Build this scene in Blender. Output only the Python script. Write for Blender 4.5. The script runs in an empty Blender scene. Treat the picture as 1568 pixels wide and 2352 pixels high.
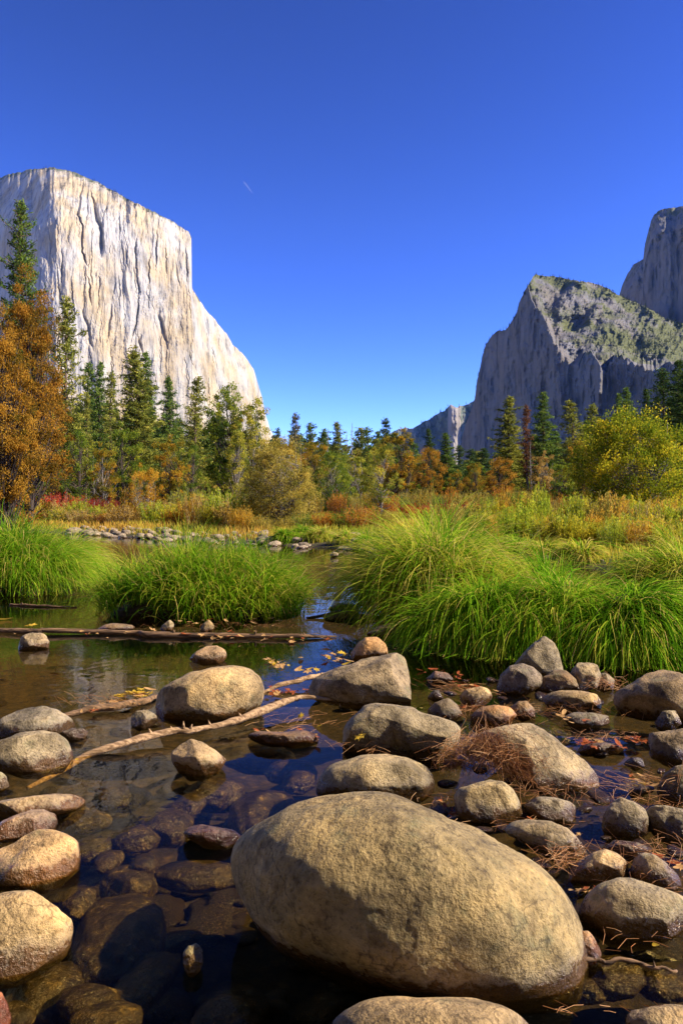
import bpy, math, random
import numpy as np
from mathutils import Vector

# ------------------------------------------------------------------ camera, sky, sun, exposure
scene = bpy.context.scene
COL = scene.collection
F = 1870.0          # focal length in pixels of a 1568 x 2352 view of the photograph
CAM_H = 1.1
CX, CY = 784.0, 1176.0
cam_d = bpy.data.cameras.new('camera')
cam = bpy.data.objects.new('camera', cam_d)
COL.objects.link(cam)
cam.location = (0, 0, CAM_H)
cam.rotation_euler = (math.radians(90), 0, 0)
cam_d.sensor_fit = 'VERTICAL'
cam_d.sensor_height = 36.0
cam_d.lens = 36.0 * F / 2352.0
cam_d.clip_start = 0.05
cam_d.clip_end = 40000
scene.camera = cam

SUN_EL = math.radians(37)
SUN_DIR = Vector((math.cos(SUN_EL) * math.cos(math.radians(-9)), math.cos(SUN_EL) * math.sin(math.radians(-9)), math.sin(SUN_EL)))
world = bpy.data.worlds.new('World')
scene.world = world
world.use_nodes = True
wn, wl = world.node_tree.nodes, world.node_tree.links
wn.clear()
sky = wn.new('ShaderNodeTexSky')
sky.sky_type = 'NISHITA'
sky.sun_disc = False
sky.sun_elevation = SUN_EL
sky.sun_rotation = math.atan2(SUN_DIR.x, SUN_DIR.y)
sky.altitude = 1200
sky.air_density = 1.0
sky.dust_density = 0.3
sky.ozone_density = 4.0
hs = wn.new('ShaderNodeHueSaturation')
hs.inputs['Saturation'].default_value = 1.0
gm = wn.new('ShaderNodeGamma')
gm.inputs['Gamma'].default_value = 2.3
tint = wn.new('ShaderNodeMix'); tint.data_type = 'RGBA'; tint.blend_type = 'MULTIPLY'
tint.inputs[0].default_value = 1.0; tint.inputs[7].default_value = (1.16, 0.84, 1.0, 1)
bg = wn.new('ShaderNodeBackground')
bg.inputs['Strength'].default_value = 0.0172
wo = wn.new('ShaderNodeOutputWorld')
wl.new(sky.outputs[0], gm.inputs['Color'])
wl.new(gm.outputs[0], tint.inputs[6])
wl.new(tint.outputs[2], hs.inputs['Color'])
wl.new(hs.outputs[0], bg.inputs['Color'])
wl.new(bg.outputs[0], wo.inputs['Surface'])

sun_d = bpy.data.lights.new('sun', 'SUN')
sun_d.energy = 5.0
sun_d.angle = math.radians(0.5)
sun_d.color = (1.0, 0.86, 0.62)
sun = bpy.data.objects.new('sun', sun_d)
COL.objects.link(sun)
sun.rotation_euler = SUN_DIR.to_track_quat('Z', 'Y').to_euler()
sun.location = (50, -20, 60)

scene.view_settings.view_transform = 'Standard'
scene.view_settings.look = 'None'
scene.view_settings.exposure = 1.15
scene.view_settings.gamma = 1.0
scene.cycles.max_bounces = 8
scene.cycles.transparent_max_bounces = 16
scene.cycles.volume_bounces = 0
scene.cycles.sample_clamp_indirect = 4.0

rnd = random.Random(7)
rng = np.random.default_rng(11)

# ------------------------------------------------------------------ numeric helpers
def _hash(ix, iy, iz, s):
    h = (ix * 374761393 + iy * 668265263 + iz * 2147483647 * 3 + s * 974711) & 0xffffffff
    h = ((h ^ (h >> 13)) * 1274126177) & 0xffffffff
    h = ((h ^ (h >> 16)) * 2246822519) & 0xffffffff
    return ((h ^ (h >> 15)) & 0xffff) / 65535.0 * 2 - 1

def vnoise(p, s=0):
    p = np.asarray(p, dtype=np.float64)
    i = np.floor(p).astype(np.int64)
    f = p - i
    f = f * f * f * (f * (f * 6 - 15) + 10)
    r = 0
    for dx in (0, 1):
        wx = f[:, 0] if dx else 1 - f[:, 0]
        for dy in (0, 1):
            wy = f[:, 1] if dy else 1 - f[:, 1]
            for dz in (0, 1):
                wz = f[:, 2] if dz else 1 - f[:, 2]
                r = r + wx * wy * wz * _hash(i[:, 0] + dx, i[:, 1] + dy, i[:, 2] + dz, s)
    return r

def fbm(p, o=4, s=0, g=0.5):
    p = np.asarray(p, dtype=np.float64)
    a, r = 1.0, 0
    for k in range(o):
        r = r + a * vnoise(p, s + k * 17)
        p = p * 2.03 + 11.3
        a *= g
    return r

def ridged(p, o=3, s=0):
    p = np.asarray(p, dtype=np.float64)
    a, r = 1.0, 0
    for k in range(o):
        r = r + a * (1 - 2 * np.abs(vnoise(p, s + k * 29)))
        p = p * 2.1 + 7.7
        a *= 0.5
    return r

def P3(x, y, z):
    return np.stack([np.broadcast_to(x, np.shape(y)).ravel() if np.ndim(x) == 0 else np.ravel(x),
                     np.ravel(y), np.ravel(z) if np.ndim(z) else np.full(np.size(y), float(z))], 1)

def px_at(px, py, Y):
    return ((px - CX) / F * Y, Y, CAM_H + (CY - py) / F * Y)

def water_dist(py, z=0.0):
    return (CAM_H - z) * F / (py - CY)

# ------------------------------------------------------------------ mesh and object helpers
def np_mesh(name, verts, quads=None, tris=None, var=None, smooth=False):
    me = bpy.data.meshes.new(name)
    verts = np.asarray(verts, dtype=np.float32)
    loops, sizes = [], []
    if quads is not None and len(quads):
        loops.append(np.asarray(quads, dtype=np.int32).ravel()); sizes.append(np.full(len(quads), 4))
    if tris is not None and len(tris):
        loops.append(np.asarray(tris, dtype=np.int32).ravel()); sizes.append(np.full(len(tris), 3))
    loops = np.concatenate(loops); sizes = np.concatenate(sizes)
    me.vertices.add(len(verts)); me.vertices.foreach_set('co', verts.ravel())
    me.loops.add(len(loops)); me.loops.foreach_set('vertex_index', loops)
    me.polygons.add(len(sizes))
    starts = np.concatenate([[0], np.cumsum(sizes)[:-1]]).astype(np.int32)
    me.polygons.foreach_set('loop_start', starts)
    me.polygons.foreach_set('loop_total', sizes.astype(np.int32))
    me.polygons.foreach_set('use_smooth', np.full(len(sizes), bool(smooth)))
    if var is not None:
        a = me.attributes.new('var', 'FLOAT', 'POINT')
        a.data.foreach_set('value', np.asarray(var, dtype=np.float32))
    me.update(calc_edges=True)
    return me

def link(name, me, mat=None, parent=None, loc=None):
    o = bpy.data.objects.new(name, me)
    COL.objects.link(o)
    if mat is not None and me is not None:
        if not me.materials:
            me.materials.append(mat)
        o.material_slots[0].link = 'OBJECT'
        o.material_slots[0].material = mat
    if parent: o.parent = parent
    if loc is not None: o.location = loc
    return o

def tag(o, label=None, cat=None, group=None, kind=None):
    if label: o['label'] = label
    if cat: o['category'] = cat
    if group: o['group'] = group
    if kind: o['kind'] = kind
    return o

def empty(name, loc=(0, 0, 0)):
    o = bpy.data.objects.new(name, None)
    o.empty_display_size = 0.2
    COL.objects.link(o)
    o.location = loc
    return o

class MB:
    def __init__(s): s.v, s.q, s.t, s.a, s.n = [], [], [], [], 0
    def add(s, v, q=None, t=None, a=0.5):
        v = np.asarray(v, dtype=np.float64)
        s.v.append(v)
        if q is not None and len(q): s.q.append(np.asarray(q) + s.n)
        if t is not None and len(t): s.t.append(np.asarray(t) + s.n)
        s.a.append(np.broadcast_to(a, (len(v),)).astype(float) if np.ndim(a) == 0 else np.asarray(a, float))
        s.n += len(v)
    def mesh(s, name, smooth=False):
        return np_mesh(name, np.concatenate(s.v), np.concatenate(s.q) if s.q else None,
                       np.concatenate(s.t) if s.t else None, np.concatenate(s.a), smooth)

def tube(path, radii, sides=7, cap=True, jit=0.0):
    path = np.asarray(path, float); n = len(path)
    radii = np.broadcast_to(radii, (n,))
    tan = np.gradient(path, axis=0); tan /= np.linalg.norm(tan, axis=1)[:, None] + 1e-9
    ref = np.array([0, 0, 1.0]) if abs(tan[:, 2]).mean() < 0.8 else np.array([1.0, 0, 0])
    a = np.cross(tan, ref); a /= np.linalg.norm(a, axis=1)[:, None] + 1e-9
    b = np.cross(tan, a)
    th = np.arange(sides) / sides * 2 * math.pi
    rr = radii[:, None] * (1 + jit * rng.uniform(-1, 1, (n, sides)))
    v = path[:, None, :] + rr[..., None] * (np.cos(th)[None, :, None] * a[:, None, :] + np.sin(th)[None, :, None] * b[:, None, :])
    v = v.reshape(-1, 3)
    i = np.arange(n - 1)[:, None] * sides; j = np.arange(sides)[None, :]; jn = (j + 1) % sides
    q = np.stack([i + j, i + jn, i + sides + jn, i + sides + j], -1).reshape(-1, 4)
    t = None
    if cap:
        v = np.concatenate([v, path[:1], path[-1:]])
        k = n * sides
        t = [(k, (m + 1) % sides, m) for m in range(sides)] + [(k + 1, (n - 1) * sides + m, (n - 1) * sides + (m + 1) % sides) for m in range(sides)]
    return v, q, t

def leaf_quads(c, axis, half_l, half_w, var, normal=None):
    n = len(c)
    axis = axis / (np.linalg.norm(axis, axis=1)[:, None] + 1e-9)
    if normal is None: normal = rng.normal(size=(n, 3))
    b = np.cross(axis, normal); b /= np.linalg.norm(b, axis=1)[:, None] + 1e-9
    hl = np.broadcast_to(half_l, (n,))[:, None]; hw = np.broadcast_to(half_w, (n,))[:, None]
    v = np.stack([c - axis * hl, c + b * hw, c + axis * hl, c - b * hw], 1).reshape(-1, 3)
    q = np.arange(n * 4).reshape(-1, 4)
    return v, q, np.repeat(var, 4)

# ------------------------------------------------------------------ materials
def new_mat(name):
    m = bpy.data.materials.new(name); m.use_nodes = True
    m.node_tree.nodes.clear()
    return m, m.node_tree.nodes, m.node_tree.links

def N(nodes, kind, **kw):
    n = nodes.new(kind)
    for k, v in kw.items():
        if k in n.inputs: n.inputs[k].default_value = v
        else: setattr(n, k, v)
    return n

def ramp(nodes, stops):
    r = nodes.new('ShaderNodeValToRGB')
    el = r.color_ramp.elements
    while len(el) < len(stops): el.new(0.5)
    for e, (p, c) in zip(el, stops):
        e.position = p; e.color = (c[0], c[1], c[2], 1)
    return r

def leaf_mat(name, cols, trans=0.4, gloss=0.0):
    trans = min(0.55, trans + 0.1)
    m, n, l = new_mat(name)
    at = N(n, 'ShaderNodeAttribute', attribute_name='var')
    k = len(cols)
    r = ramp(n, [(i / (k - 1), c) for i, c in enumerate(cols)])
    l.new(at.outputs['Fac'], r.inputs[0])
    d = N(n, 'ShaderNodeBsdfDiffuse'); t = N(n, 'ShaderNodeBsdfTranslucent')
    mx = N(n, 'ShaderNodeMixShader'); mx.inputs[0].default_value = trans
    l.new(r.outputs[0], d.inputs[0]); l.new(r.outputs[0], t.inputs[0])
    l.new(d.outputs[0], mx.inputs[1]); l.new(t.outputs[0], mx.inputs[2])
    out = N(n, 'ShaderNodeOutputMaterial')
    if gloss > 0:
        g = N(n, 'ShaderNodeBsdfGlossy'); g.inputs['Roughness'].default_value = 0.45
        fr = N(n, 'ShaderNodeFresnel'); fr.inputs['IOR'].default_value = 1.35
        ml = N(n, 'ShaderNodeMath', operation='MULTIPLY'); ml.inputs[1].default_value = gloss * 3
        m2 = N(n, 'ShaderNodeMixShader')
        l.new(fr.outputs[0], ml.inputs[0]); l.new(ml.outputs[0], m2.inputs[0])
        l.new(mx.outputs[0], m2.inputs[1]); l.new(g.outputs[0], m2.inputs[2])
        l.new(m2.outputs[0], out.inputs[0])
    else:
        l.new(mx.outputs[0], out.inputs[0])
    return m

def bark_mat(name, c1, c2, scale=6.0, stretch=0.15, grain=1.0):
    m, n, l = new_mat(name)
    tc = N(n, 'ShaderNodeTexCoord'); mp = N(n, 'ShaderNodeMapping'); mp.inputs['Scale'].default_value = (grain, 1, stretch)
    no = N(n, 'ShaderNodeTexNoise'); no.inputs['Scale'].default_value = scale; no.inputs['Detail'].default_value = 6
    r = ramp(n, [(0.35, c1), (0.65, c2)])
    p = N(n, 'ShaderNodeBsdfPrincipled'); p.inputs['Roughness'].default_value = 0.9
    bu = N(n, 'ShaderNodeBump'); bu.inputs['Strength'].default_value = 0.6; bu.inputs['Distance'].default_value = 0.02
    out = N(n, 'ShaderNodeOutputMaterial')
    l.new(tc.outputs['Object'], mp.inputs[0]); l.new(mp.outputs[0], no.inputs[0]); l.new(no.outputs[0], r.inputs[0])
    l.new(r.outputs[0], p.inputs['Base Color']); l.new(no.outputs[0], bu.inputs['Height']); l.new(bu.outputs[0], p.inputs['Normal'])
    l.new(p.outputs[0], out.inputs[0])
    return m

def rock_mat():
    """granite boulder: object colour x mottling, lichen, a wet band at the waterline, brown algae below the water"""
    m, n, l = new_mat('river_rock')
    tc = N(n, 'ShaderNodeTexCoord'); oi = N(n, 'ShaderNodeObjectInfo'); geo = N(n, 'ShaderNodeNewGeometry')
    add = N(n, 'ShaderNodeVectorMath', operation='ADD'); rm = N(n, 'ShaderNodeMath', operation='MULTIPLY'); rm.inputs[1].default_value = 37.0
    l.new(oi.outputs['Random'], rm.inputs[0]); l.new(tc.outputs['Object'], add.inputs[0]); l.new(rm.outputs[0], add.inputs[1])
    def noise(sc, det=5, rough=0.55):
        q = N(n, 'ShaderNodeTexNoise'); q.inputs['Scale'].default_value = sc; q.inputs['Detail'].default_value = det; q.inputs['Roughness'].default_value = rough
        l.new(add.outputs[0], q.inputs['Vector']); return q
    big, mid, fine = noise(5), noise(34), noise(105, 4, 0.65)
    r1 = ramp(n, [(0.34, (0.40, 0.38, 0.34)), (0.5, (0.88, 0.86, 0.82)), (0.66, (1.36, 1.26, 1.10))])
    r2 = ramp(n, [(0.32, (0.55, 0.52, 0.48)), (0.47, (0.95, 0.95, 0.95)), (0.66, (1.2, 1.2, 1.2))])
    r3 = ramp(n, [(0.33, (0.40, 0.38, 0.36)), (0.46, (0.95, 0.95, 0.95)), (0.60, (1.0, 1.0, 1.0)), (0.72, (1.45, 1.42, 1.38))])
    l.new(big.outputs[0], r1.inputs[0]); l.new(mid.outputs[0], r2.inputs[0]); l.new(fine.outputs[0], r3.inputs[0])
    def mul(a, b, f=1.0):
        x = N(n, 'ShaderNodeMix', data_type='RGBA', blend_type='MULTIPLY'); x.inputs[0].default_value = f
        l.new(a, x.inputs[6]); l.new(b, x.inputs[7]); return x.outputs[2]
    c = mul(mul(mul(oi.outputs['Color'], r1.outputs[0]), r2.outputs[0]), r3.outputs[0], 0.8)
    # olive lichen patches
    lich = noise(9, 6, 0.7); lr = ramp(n, [(0.55, (0, 0, 0)), (0.68, (0.55, 0.55, 0.55))]); l.new(lich.outputs[0], lr.inputs[0])
    mx = N(n, 'ShaderNodeMix', data_type='RGBA'); l.new(lr.outputs[0], mx.inputs[0]); l.new(c, mx.inputs[6]); mx.inputs[7].default_value = (0.16, 0.155, 0.07, 1)
    c = mx.outputs[2]
    # hairline joints
    vo = N(n, 'ShaderNodeTexVoronoi', feature='DISTANCE_TO_EDGE'); vo.inputs['Scale'].default_value = 3.2
    wd = N(n, 'ShaderNodeVectorMath', operation='MULTIPLY_ADD'); wd.inputs[1].default_value = (0.5, 0.5, 0.5); l.new(big.outputs['Color'], wd.inputs[0]); l.new(add.outputs[0], wd.inputs[2]); l.new(wd.outputs[0], vo.inputs['Vector'])
    cr = N(n, 'ShaderNodeMapRange'); cr.inputs['From Min'].default_value = 0.0; cr.inputs['From Max'].default_value = 0.018; l.new(vo.outputs['Distance'], cr.inputs['Value'])
    cm = ramp(n, [(0.0, (0.25, 0.22, 0.19)), (1.0, (1, 1, 1))]); l.new(cr.outputs[0], cm.inputs[0])
    c = mul(c, cm.outputs[0], 0.75)
    # height over the water, with a ragged edge
    sep = N(n, 'ShaderNodeSeparateXYZ'); l.new(geo.outputs['Position'], sep.inputs[0])
    nz = N(n, 'ShaderNodeMath', operation='MULTIPLY_ADD'); nz.inputs[1].default_value = -0.11; nz.inputs[2].default_value = 0.055
    l.new(mid.outputs[0], nz.inputs[0])
    hz = N(n, 'ShaderNodeMath', operation='ADD'); l.new(sep.outputs['Z'], hz.inputs[0]); l.new(nz.outputs[0], hz.inputs[1])
    wet = N(n, 'ShaderNodeMapRange'); wet.inputs['From Min'].default_value = 0.062; wet.inputs['From Max'].default_value = 0.036
    l.new(hz.outputs[0], wet.inputs['Value'])
    dry = N(n, 'ShaderNodeMapRange', interpolation_type='SMOOTHSTEP'); dry.inputs['From Min'].default_value = 0.085; dry.inputs['From Max'].default_value = 0.055; dry.inputs['To Max'].default_value = 0.14; l.new(hz.outputs[0], dry.inputs['Value'])
    dc = N(n, 'ShaderNodeMix', data_type='RGBA'); l.new(dry.outputs[0], dc.inputs[0]); l.new(c, dc.inputs[6]); dc.inputs[7].default_value = (0.46, 0.40, 0.30, 1); c = dc.outputs[2]
    wc = N(n, 'ShaderNodeMix', data_type='RGBA', blend_type='MULTIPLY'); l.new(wet.outputs[0], wc.inputs[0]); l.new(c, wc.inputs[6]); wc.inputs[7].default_value = (0.27, 0.19, 0.12, 1)
    under = N(n, 'ShaderNodeMapRange'); under.inputs['From Min'].default_value = 0.0; under.inputs['From Max'].default_value = -0.012
    l.new(sep.outputs['Z'], under.inputs['Value'])
    alg = ramp(n, [(0.36, (0.013, 0.009, 0.004)), (0.54, (0.046, 0.032, 0.012)), (0.62, (0.10, 0.070, 0.022)), (0.71, (0.34, 0.24, 0.08))])
    al = noise(16, 7, 0.75); l.new(al.outputs[0], alg.inputs[0])
    uc = N(n, 'ShaderNodeMix', data_type='RGBA'); l.new(under.outputs[0], uc.inputs[0]); l.new(wc.outputs[2], uc.inputs[6]); l.new(alg.outputs[0], uc.inputs[7])
    ro = N(n, 'ShaderNodeMapRange'); ro.inputs['To Min'].default_value = 0.88; ro.inputs['To Max'].default_value = 0.16; l.new(wet.outputs[0], ro.inputs['Value'])
    p = N(n, 'ShaderNodeBsdfPrincipled'); l.new(uc.outputs[2], p.inputs['Base Color']); l.new(ro.outputs[0], p.inputs['Roughness'])
    b1 = N(n, 'ShaderNodeBump'); b1.inputs['Strength'].default_value = 1.0; b1.inputs['Distance'].default_value = 0.007; l.new(mid.outputs[0], b1.inputs['Height'])
    b2 = N(n, 'ShaderNodeBump'); b2.inputs['Strength'].default_value = 0.9; b2.inputs['Distance'].default_value = 0.009
    l.new(fine.outputs[0], b2.inputs['Height']); l.new(b1.outputs[0], b2.inputs['Normal']); l.new(b2.outputs[0], p.inputs['Normal'])
    out = N(n, 'ShaderNodeOutputMaterial'); l.new(p.outputs[0], out.inputs[0])
    return m
M_ROCK = rock_mat()

def ground_mat():
    m, n, l = new_mat('ground')
    geo = N(n, 'ShaderNodeNewGeometry'); sep = N(n, 'ShaderNodeSeparateXYZ'); l.new(geo.outputs['Position'], sep.inputs[0])
    a = N(n, 'ShaderNodeTexNoise'); a.inputs['Scale'].default_value = 0.25; a.inputs['Detail'].default_value = 8
    b = N(n, 'ShaderNodeTexNoise'); b.inputs['Scale'].default_value = 14; b.inputs['Detail'].default_value = 8; b.inputs['Roughness'].default_value = 0.7
    v = N(n, 'ShaderNodeTexVoronoi'); v.inputs['Scale'].default_value = 7
    for q in (a, b, v): l.new(geo.outputs['Position'], q.inputs['Vector'])
    land = ramp(n, [(0.3, (0.10, 0.075, 0.03)), (0.45, (0.22, 0.15, 0.05)), (0.55, (0.12, 0.13, 0.03)), (0.7, (0.28, 0.17, 0.05))]); l.new(a.outputs[0], land.inputs[0])
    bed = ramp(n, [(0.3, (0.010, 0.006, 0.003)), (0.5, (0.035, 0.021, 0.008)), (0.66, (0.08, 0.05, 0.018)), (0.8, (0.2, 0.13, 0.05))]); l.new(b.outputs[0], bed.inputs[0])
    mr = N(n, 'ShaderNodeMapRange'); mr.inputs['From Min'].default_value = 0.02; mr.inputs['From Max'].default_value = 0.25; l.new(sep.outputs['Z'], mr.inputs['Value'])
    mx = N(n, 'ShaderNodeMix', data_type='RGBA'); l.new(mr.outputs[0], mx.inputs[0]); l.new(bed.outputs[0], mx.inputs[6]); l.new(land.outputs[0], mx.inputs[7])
    v.inputs['Scale'].default_value = 22
    vb = N(n, 'ShaderNodeMapRange'); vb.inputs['From Max'].default_value = 0.6; vb.inputs['To Min'].default_value = 1.5; vb.inputs['To Max'].default_value = 0.35; l.new(v.outputs['Distance'], vb.inputs['Value'])
    vm = N(n, 'ShaderNodeMix', data_type='RGBA', blend_type='MULTIPLY'); vm.inputs[0].default_value = 0.8; l.new(mx.outputs[2], vm.inputs[6]); l.new(vb.outputs[0], vm.inputs[7])
    p = N(n, 'ShaderNodeBsdfPrincipled'); p.inputs['Roughness'].default_value = 0.95; l.new(vm.outputs[2], p.inputs['Base Color'])
    bu = N(n, 'ShaderNodeBump'); bu.inputs['Strength'].default_value = 0.7; bu.inputs['Distance'].default_value = 0.03; l.new(b.outputs[0], bu.inputs['Height']); l.new(bu.outputs[0], p.inputs['Normal'])
    out = N(n, 'ShaderNodeOutputMaterial'); l.new(p.outputs[0], out.inputs[0])
    return m

def water_mat():
    m, n, l = new_mat('water')
    geo = N(n, 'ShaderNodeNewGeometry')
    mp = N(n, 'ShaderNodeMapping'); mp.inputs['Scale'].default_value = (1.0, 0.7, 1.0); l.new(geo.outputs['Position'], mp.inputs[0])
    a = N(n, 'ShaderNodeTexNoise'); a.inputs['Scale'].default_value = 2.2; a.inputs['Detail'].default_value = 3; l.new(mp.outputs[0], a.inputs['Vector'])
    b = N(n, 'ShaderNodeTexNoise'); b.inputs['Scale'].default_value = 9; b.inputs['Detail'].default_value = 3; l.new(mp.outputs[0], b.inputs['Vector'])
    b1 = N(n, 'ShaderNodeBump'); b1.inputs['Strength'].default_value = 0.5; b1.inputs['Distance'].default_value = 0.012; l.new(a.outputs[0], b1.inputs['Height'])
    b2 = N(n, 'ShaderNodeBump'); b2.inputs['Strength'].default_value = 0.5; b2.inputs['Distance'].default_value = 0.0022; l.new(b.outputs[0], b2.inputs['Height']); l.new(b1.outputs[0], b2.inputs['Normal'])
    dt = N(n, 'ShaderNodeVectorMath', operation='DOT_PRODUCT'); l.new(geo.outputs['Incoming'], dt.inputs[0]); l.new(b2.outputs[0], dt.inputs[1])
    ab = N(n, 'ShaderNodeMath', operation='ABSOLUTE'); l.new(dt.outputs['Value'], ab.inputs[0])
    om = N(n, 'ShaderNodeMath', operation='SUBTRACT', use_clamp=True); om.inputs[0].default_value = 1.0; l.new(ab.outputs[0], om.inputs[1])
    pw = N(n, 'ShaderNodeMath', operation='POWER'); pw.inputs[1].default_value = 7.0; l.new(om.outputs[0], pw.inputs[0])
    fr = N(n, 'ShaderNodeMath', operation='MULTIPLY_ADD'); fr.inputs[1].default_value = 0.98; fr.inputs[2].default_value = 0.004; l.new(pw.outputs[0], fr.inputs[0])
    t = N(n, 'ShaderNodeBsdfTransparent'); t.inputs[0].default_value = (0.84, 0.73, 0.44, 1)
    g = N(n, 'ShaderNodeBsdfGlossy'); g.inputs['Roughness'].default_value = 0.02; l.new(b2.outputs[0], g.inputs['Normal'])
    mx = N(n, 'ShaderNodeMixShader'); l.new(fr.outputs[0], mx.inputs[0]); l.new(t.outputs[0], mx.inputs[1]); l.new(g.outputs[0], mx.inputs[2])
    out = N(n, 'ShaderNodeOutputMaterial'); l.new(mx.outputs[0], out.inputs[0])
    return m

def granite_mat(name, base, dark, warm, scale=1.0, veg=None, streak=0.85):
    """cliff rock; attribute var = how much scrub grows on it (0..1)"""
    m, n, l = new_mat(name)
    geo = N(n, 'ShaderNodeNewGeometry')
    mp = N(n, 'ShaderNodeMapping'); mp.inputs['Scale'].default_value = (scale, scale, scale * 0.07); l.new(geo.outputs['Position'], mp.inputs[0])
    a = N(n, 'ShaderNodeTexNoise'); a.inputs['Scale'].default_value = 0.045; a.inputs['Detail'].default_value = 9; a.inputs['Roughness'].default_value = 0.62; l.new(mp.outputs[0], a.inputs['Vector'])
    mp2 = N(n, 'ShaderNodeMapping'); mp2.inputs['Scale'].default_value = (scale, scale, scale * 0.45); mp2.inputs['Location'].default_value = (400, 90, 20); l.new(geo.outputs['Position'], mp2.inputs[0])
    b = N(n, 'ShaderNodeTexNoise'); b.inputs['Scale'].default_value = 0.012; b.inputs['Detail'].default_value = 8; b.inputs['Roughness'].default_value = 0.6; l.new(mp2.outputs[0], b.inputs['Vector'])
    r = ramp(n, [(0.30, dark), (0.44, base), (0.62, base), (0.74, tuple(0.6 * x for x in base))]); l.new(a.outputs[0], r.inputs[0])
    w = ramp(n, [(0.42, (0, 0, 0)), (0.6, (1, 1, 1))]); l.new(b.outputs[0], w.inputs[0])
    wm = N(n, 'ShaderNodeMix', data_type='RGBA', blend_type='MULTIPLY'); l.new(w.outputs[0], wm.inputs[0]); l.new(r.outputs[0], wm.inputs[6]); wm.inputs[7].default_value = (*warm, 1)
    # broad stains and weathering
    iso = N(n, 'ShaderNodeTexNoise'); iso.inputs['Scale'].default_value = 0.022 * scale; iso.inputs['Detail'].default_value = 11; iso.inputs['Roughness'].default_value = 0.68
    mp4 = N(n, 'ShaderNodeMapping'); mp4.inputs['Scale'].default_value = (1, 1, 0.5); l.new(geo.outputs['Position'], mp4.inputs[0]); l.new(mp4.outputs[0], iso.inputs['Vector'])
    ir = ramp(n, [(0.33, (0.55, 0.56, 0.58)), (0.46, (0.92, 0.92, 0.92)), (0.62, (1.10, 1.08, 1.04))]); l.new(iso.outputs[0], ir.inputs[0])
    im = N(n, 'ShaderNodeMix', data_type='RGBA', blend_type='MULTIPLY'); im.inputs[0].default_value = 1.0; l.new(wm.outputs[2], im.inputs[6]); l.new(ir.outputs[0], im.inputs[7])
    wm = im
    # thin dark water streaks and joints
    mp3 = N(n, 'ShaderNodeMapping'); mp3.inputs['Scale'].default_value = (scale * 2.2, scale * 0.7, scale * 0.07); l.new(geo.outputs['Position'], mp3.inputs[0])
    sn = N(n, 'ShaderNodeTexNoise'); sn.inputs['Scale'].default_value = 0.05; sn.inputs['Detail'].default_value = 6; sn.inputs['Roughness'].default_value = 0.65; l.new(mp3.outputs[0], sn.inputs['Vector'])
    sr = ramp(n, [(0.36, (0.50, 0.52, 0.56)), (0.46, (1, 1, 1))]); l.new(sn.outputs[0], sr.inputs[0])
    sm = N(n, 'ShaderNodeMix', data_type='RGBA', blend_type='MULTIPLY'); sm.inputs[0].default_value = streak; l.new(wm.outputs[2], sm.inputs[6]); l.new(sr.outputs[0], sm.inputs[7])
    col = sm.outputs[2]
    if veg:
        at = N(n, 'ShaderNodeAttribute', attribute_name='var')
        c = N(n, 'ShaderNodeTexNoise'); c.inputs['Scale'].default_value = 0.018; c.inputs['Detail'].default_value = 7; c.inputs['Roughness'].default_value = 0.62; l.new(geo.outputs['Position'], c.inputs['Vector'])
        ad = N(n, 'ShaderNodeMath', operation='ADD'); l.new(at.outputs['Fac'], ad.inputs[0]); l.new(c.outputs[0], ad.inputs[1])
        th = N(n, 'ShaderNodeMapRange'); th.inputs['From Min'].default_value = 0.85; th.inputs['From Max'].default_value = 1.0; l.new(ad.outputs[0], th.inputs['Value'])
        vm = N(n, 'ShaderNodeMix', data_type='RGBA'); l.new(th.outputs[0], vm.inputs[0]); l.new(col, vm.inputs[6]); vm.inputs[7].default_value = (*veg, 1)
        col = vm.outputs[2]
    p = N(n, 'ShaderNodeBsdfPrincipled'); p.inputs['Roughness'].default_value = 0.95; p.inputs['Specular IOR Level'].default_value = 0.2; l.new(col, p.inputs['Base Color'])
    bu = N(n, 'ShaderNodeBump'); bu.inputs['Strength'].default_value = 0.8; bu.inputs['Distance'].default_value = 2; l.new(a.outputs[0], bu.inputs['Height']); l.new(bu.outputs[0], p.inputs['Normal'])
    out = N(n, 'ShaderNodeOutputMaterial'); l.new(p.outputs[0], out.inputs[0])
    return m

def plain_mat(name, col, rough=0.8):
    m, n, l = new_mat(name)
    tc = N(n, 'ShaderNodeTexCoord'); no = N(n, 'ShaderNodeTexNoise'); no.inputs['Scale'].default_value = 20; no.inputs['Detail'].default_value = 5
    r = ramp(n, [(0.3, tuple(0.7 * c for c in col)), (0.7, tuple(min(1, 1.2 * c) for c in col))])
    p = N(n, 'ShaderNodeBsdfPrincipled'); p.inputs['Roughness'].default_value = rough
    l.new(tc.outputs['Object'], no.inputs[0]); l.new(no.outputs[0], r.inputs[0]); l.new(r.outputs[0], p.inputs['Base Color'])
    out = N(n, 'ShaderNodeOutputMaterial'); l.new(p.outputs[0], out.inputs[0])
    return m

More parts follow.
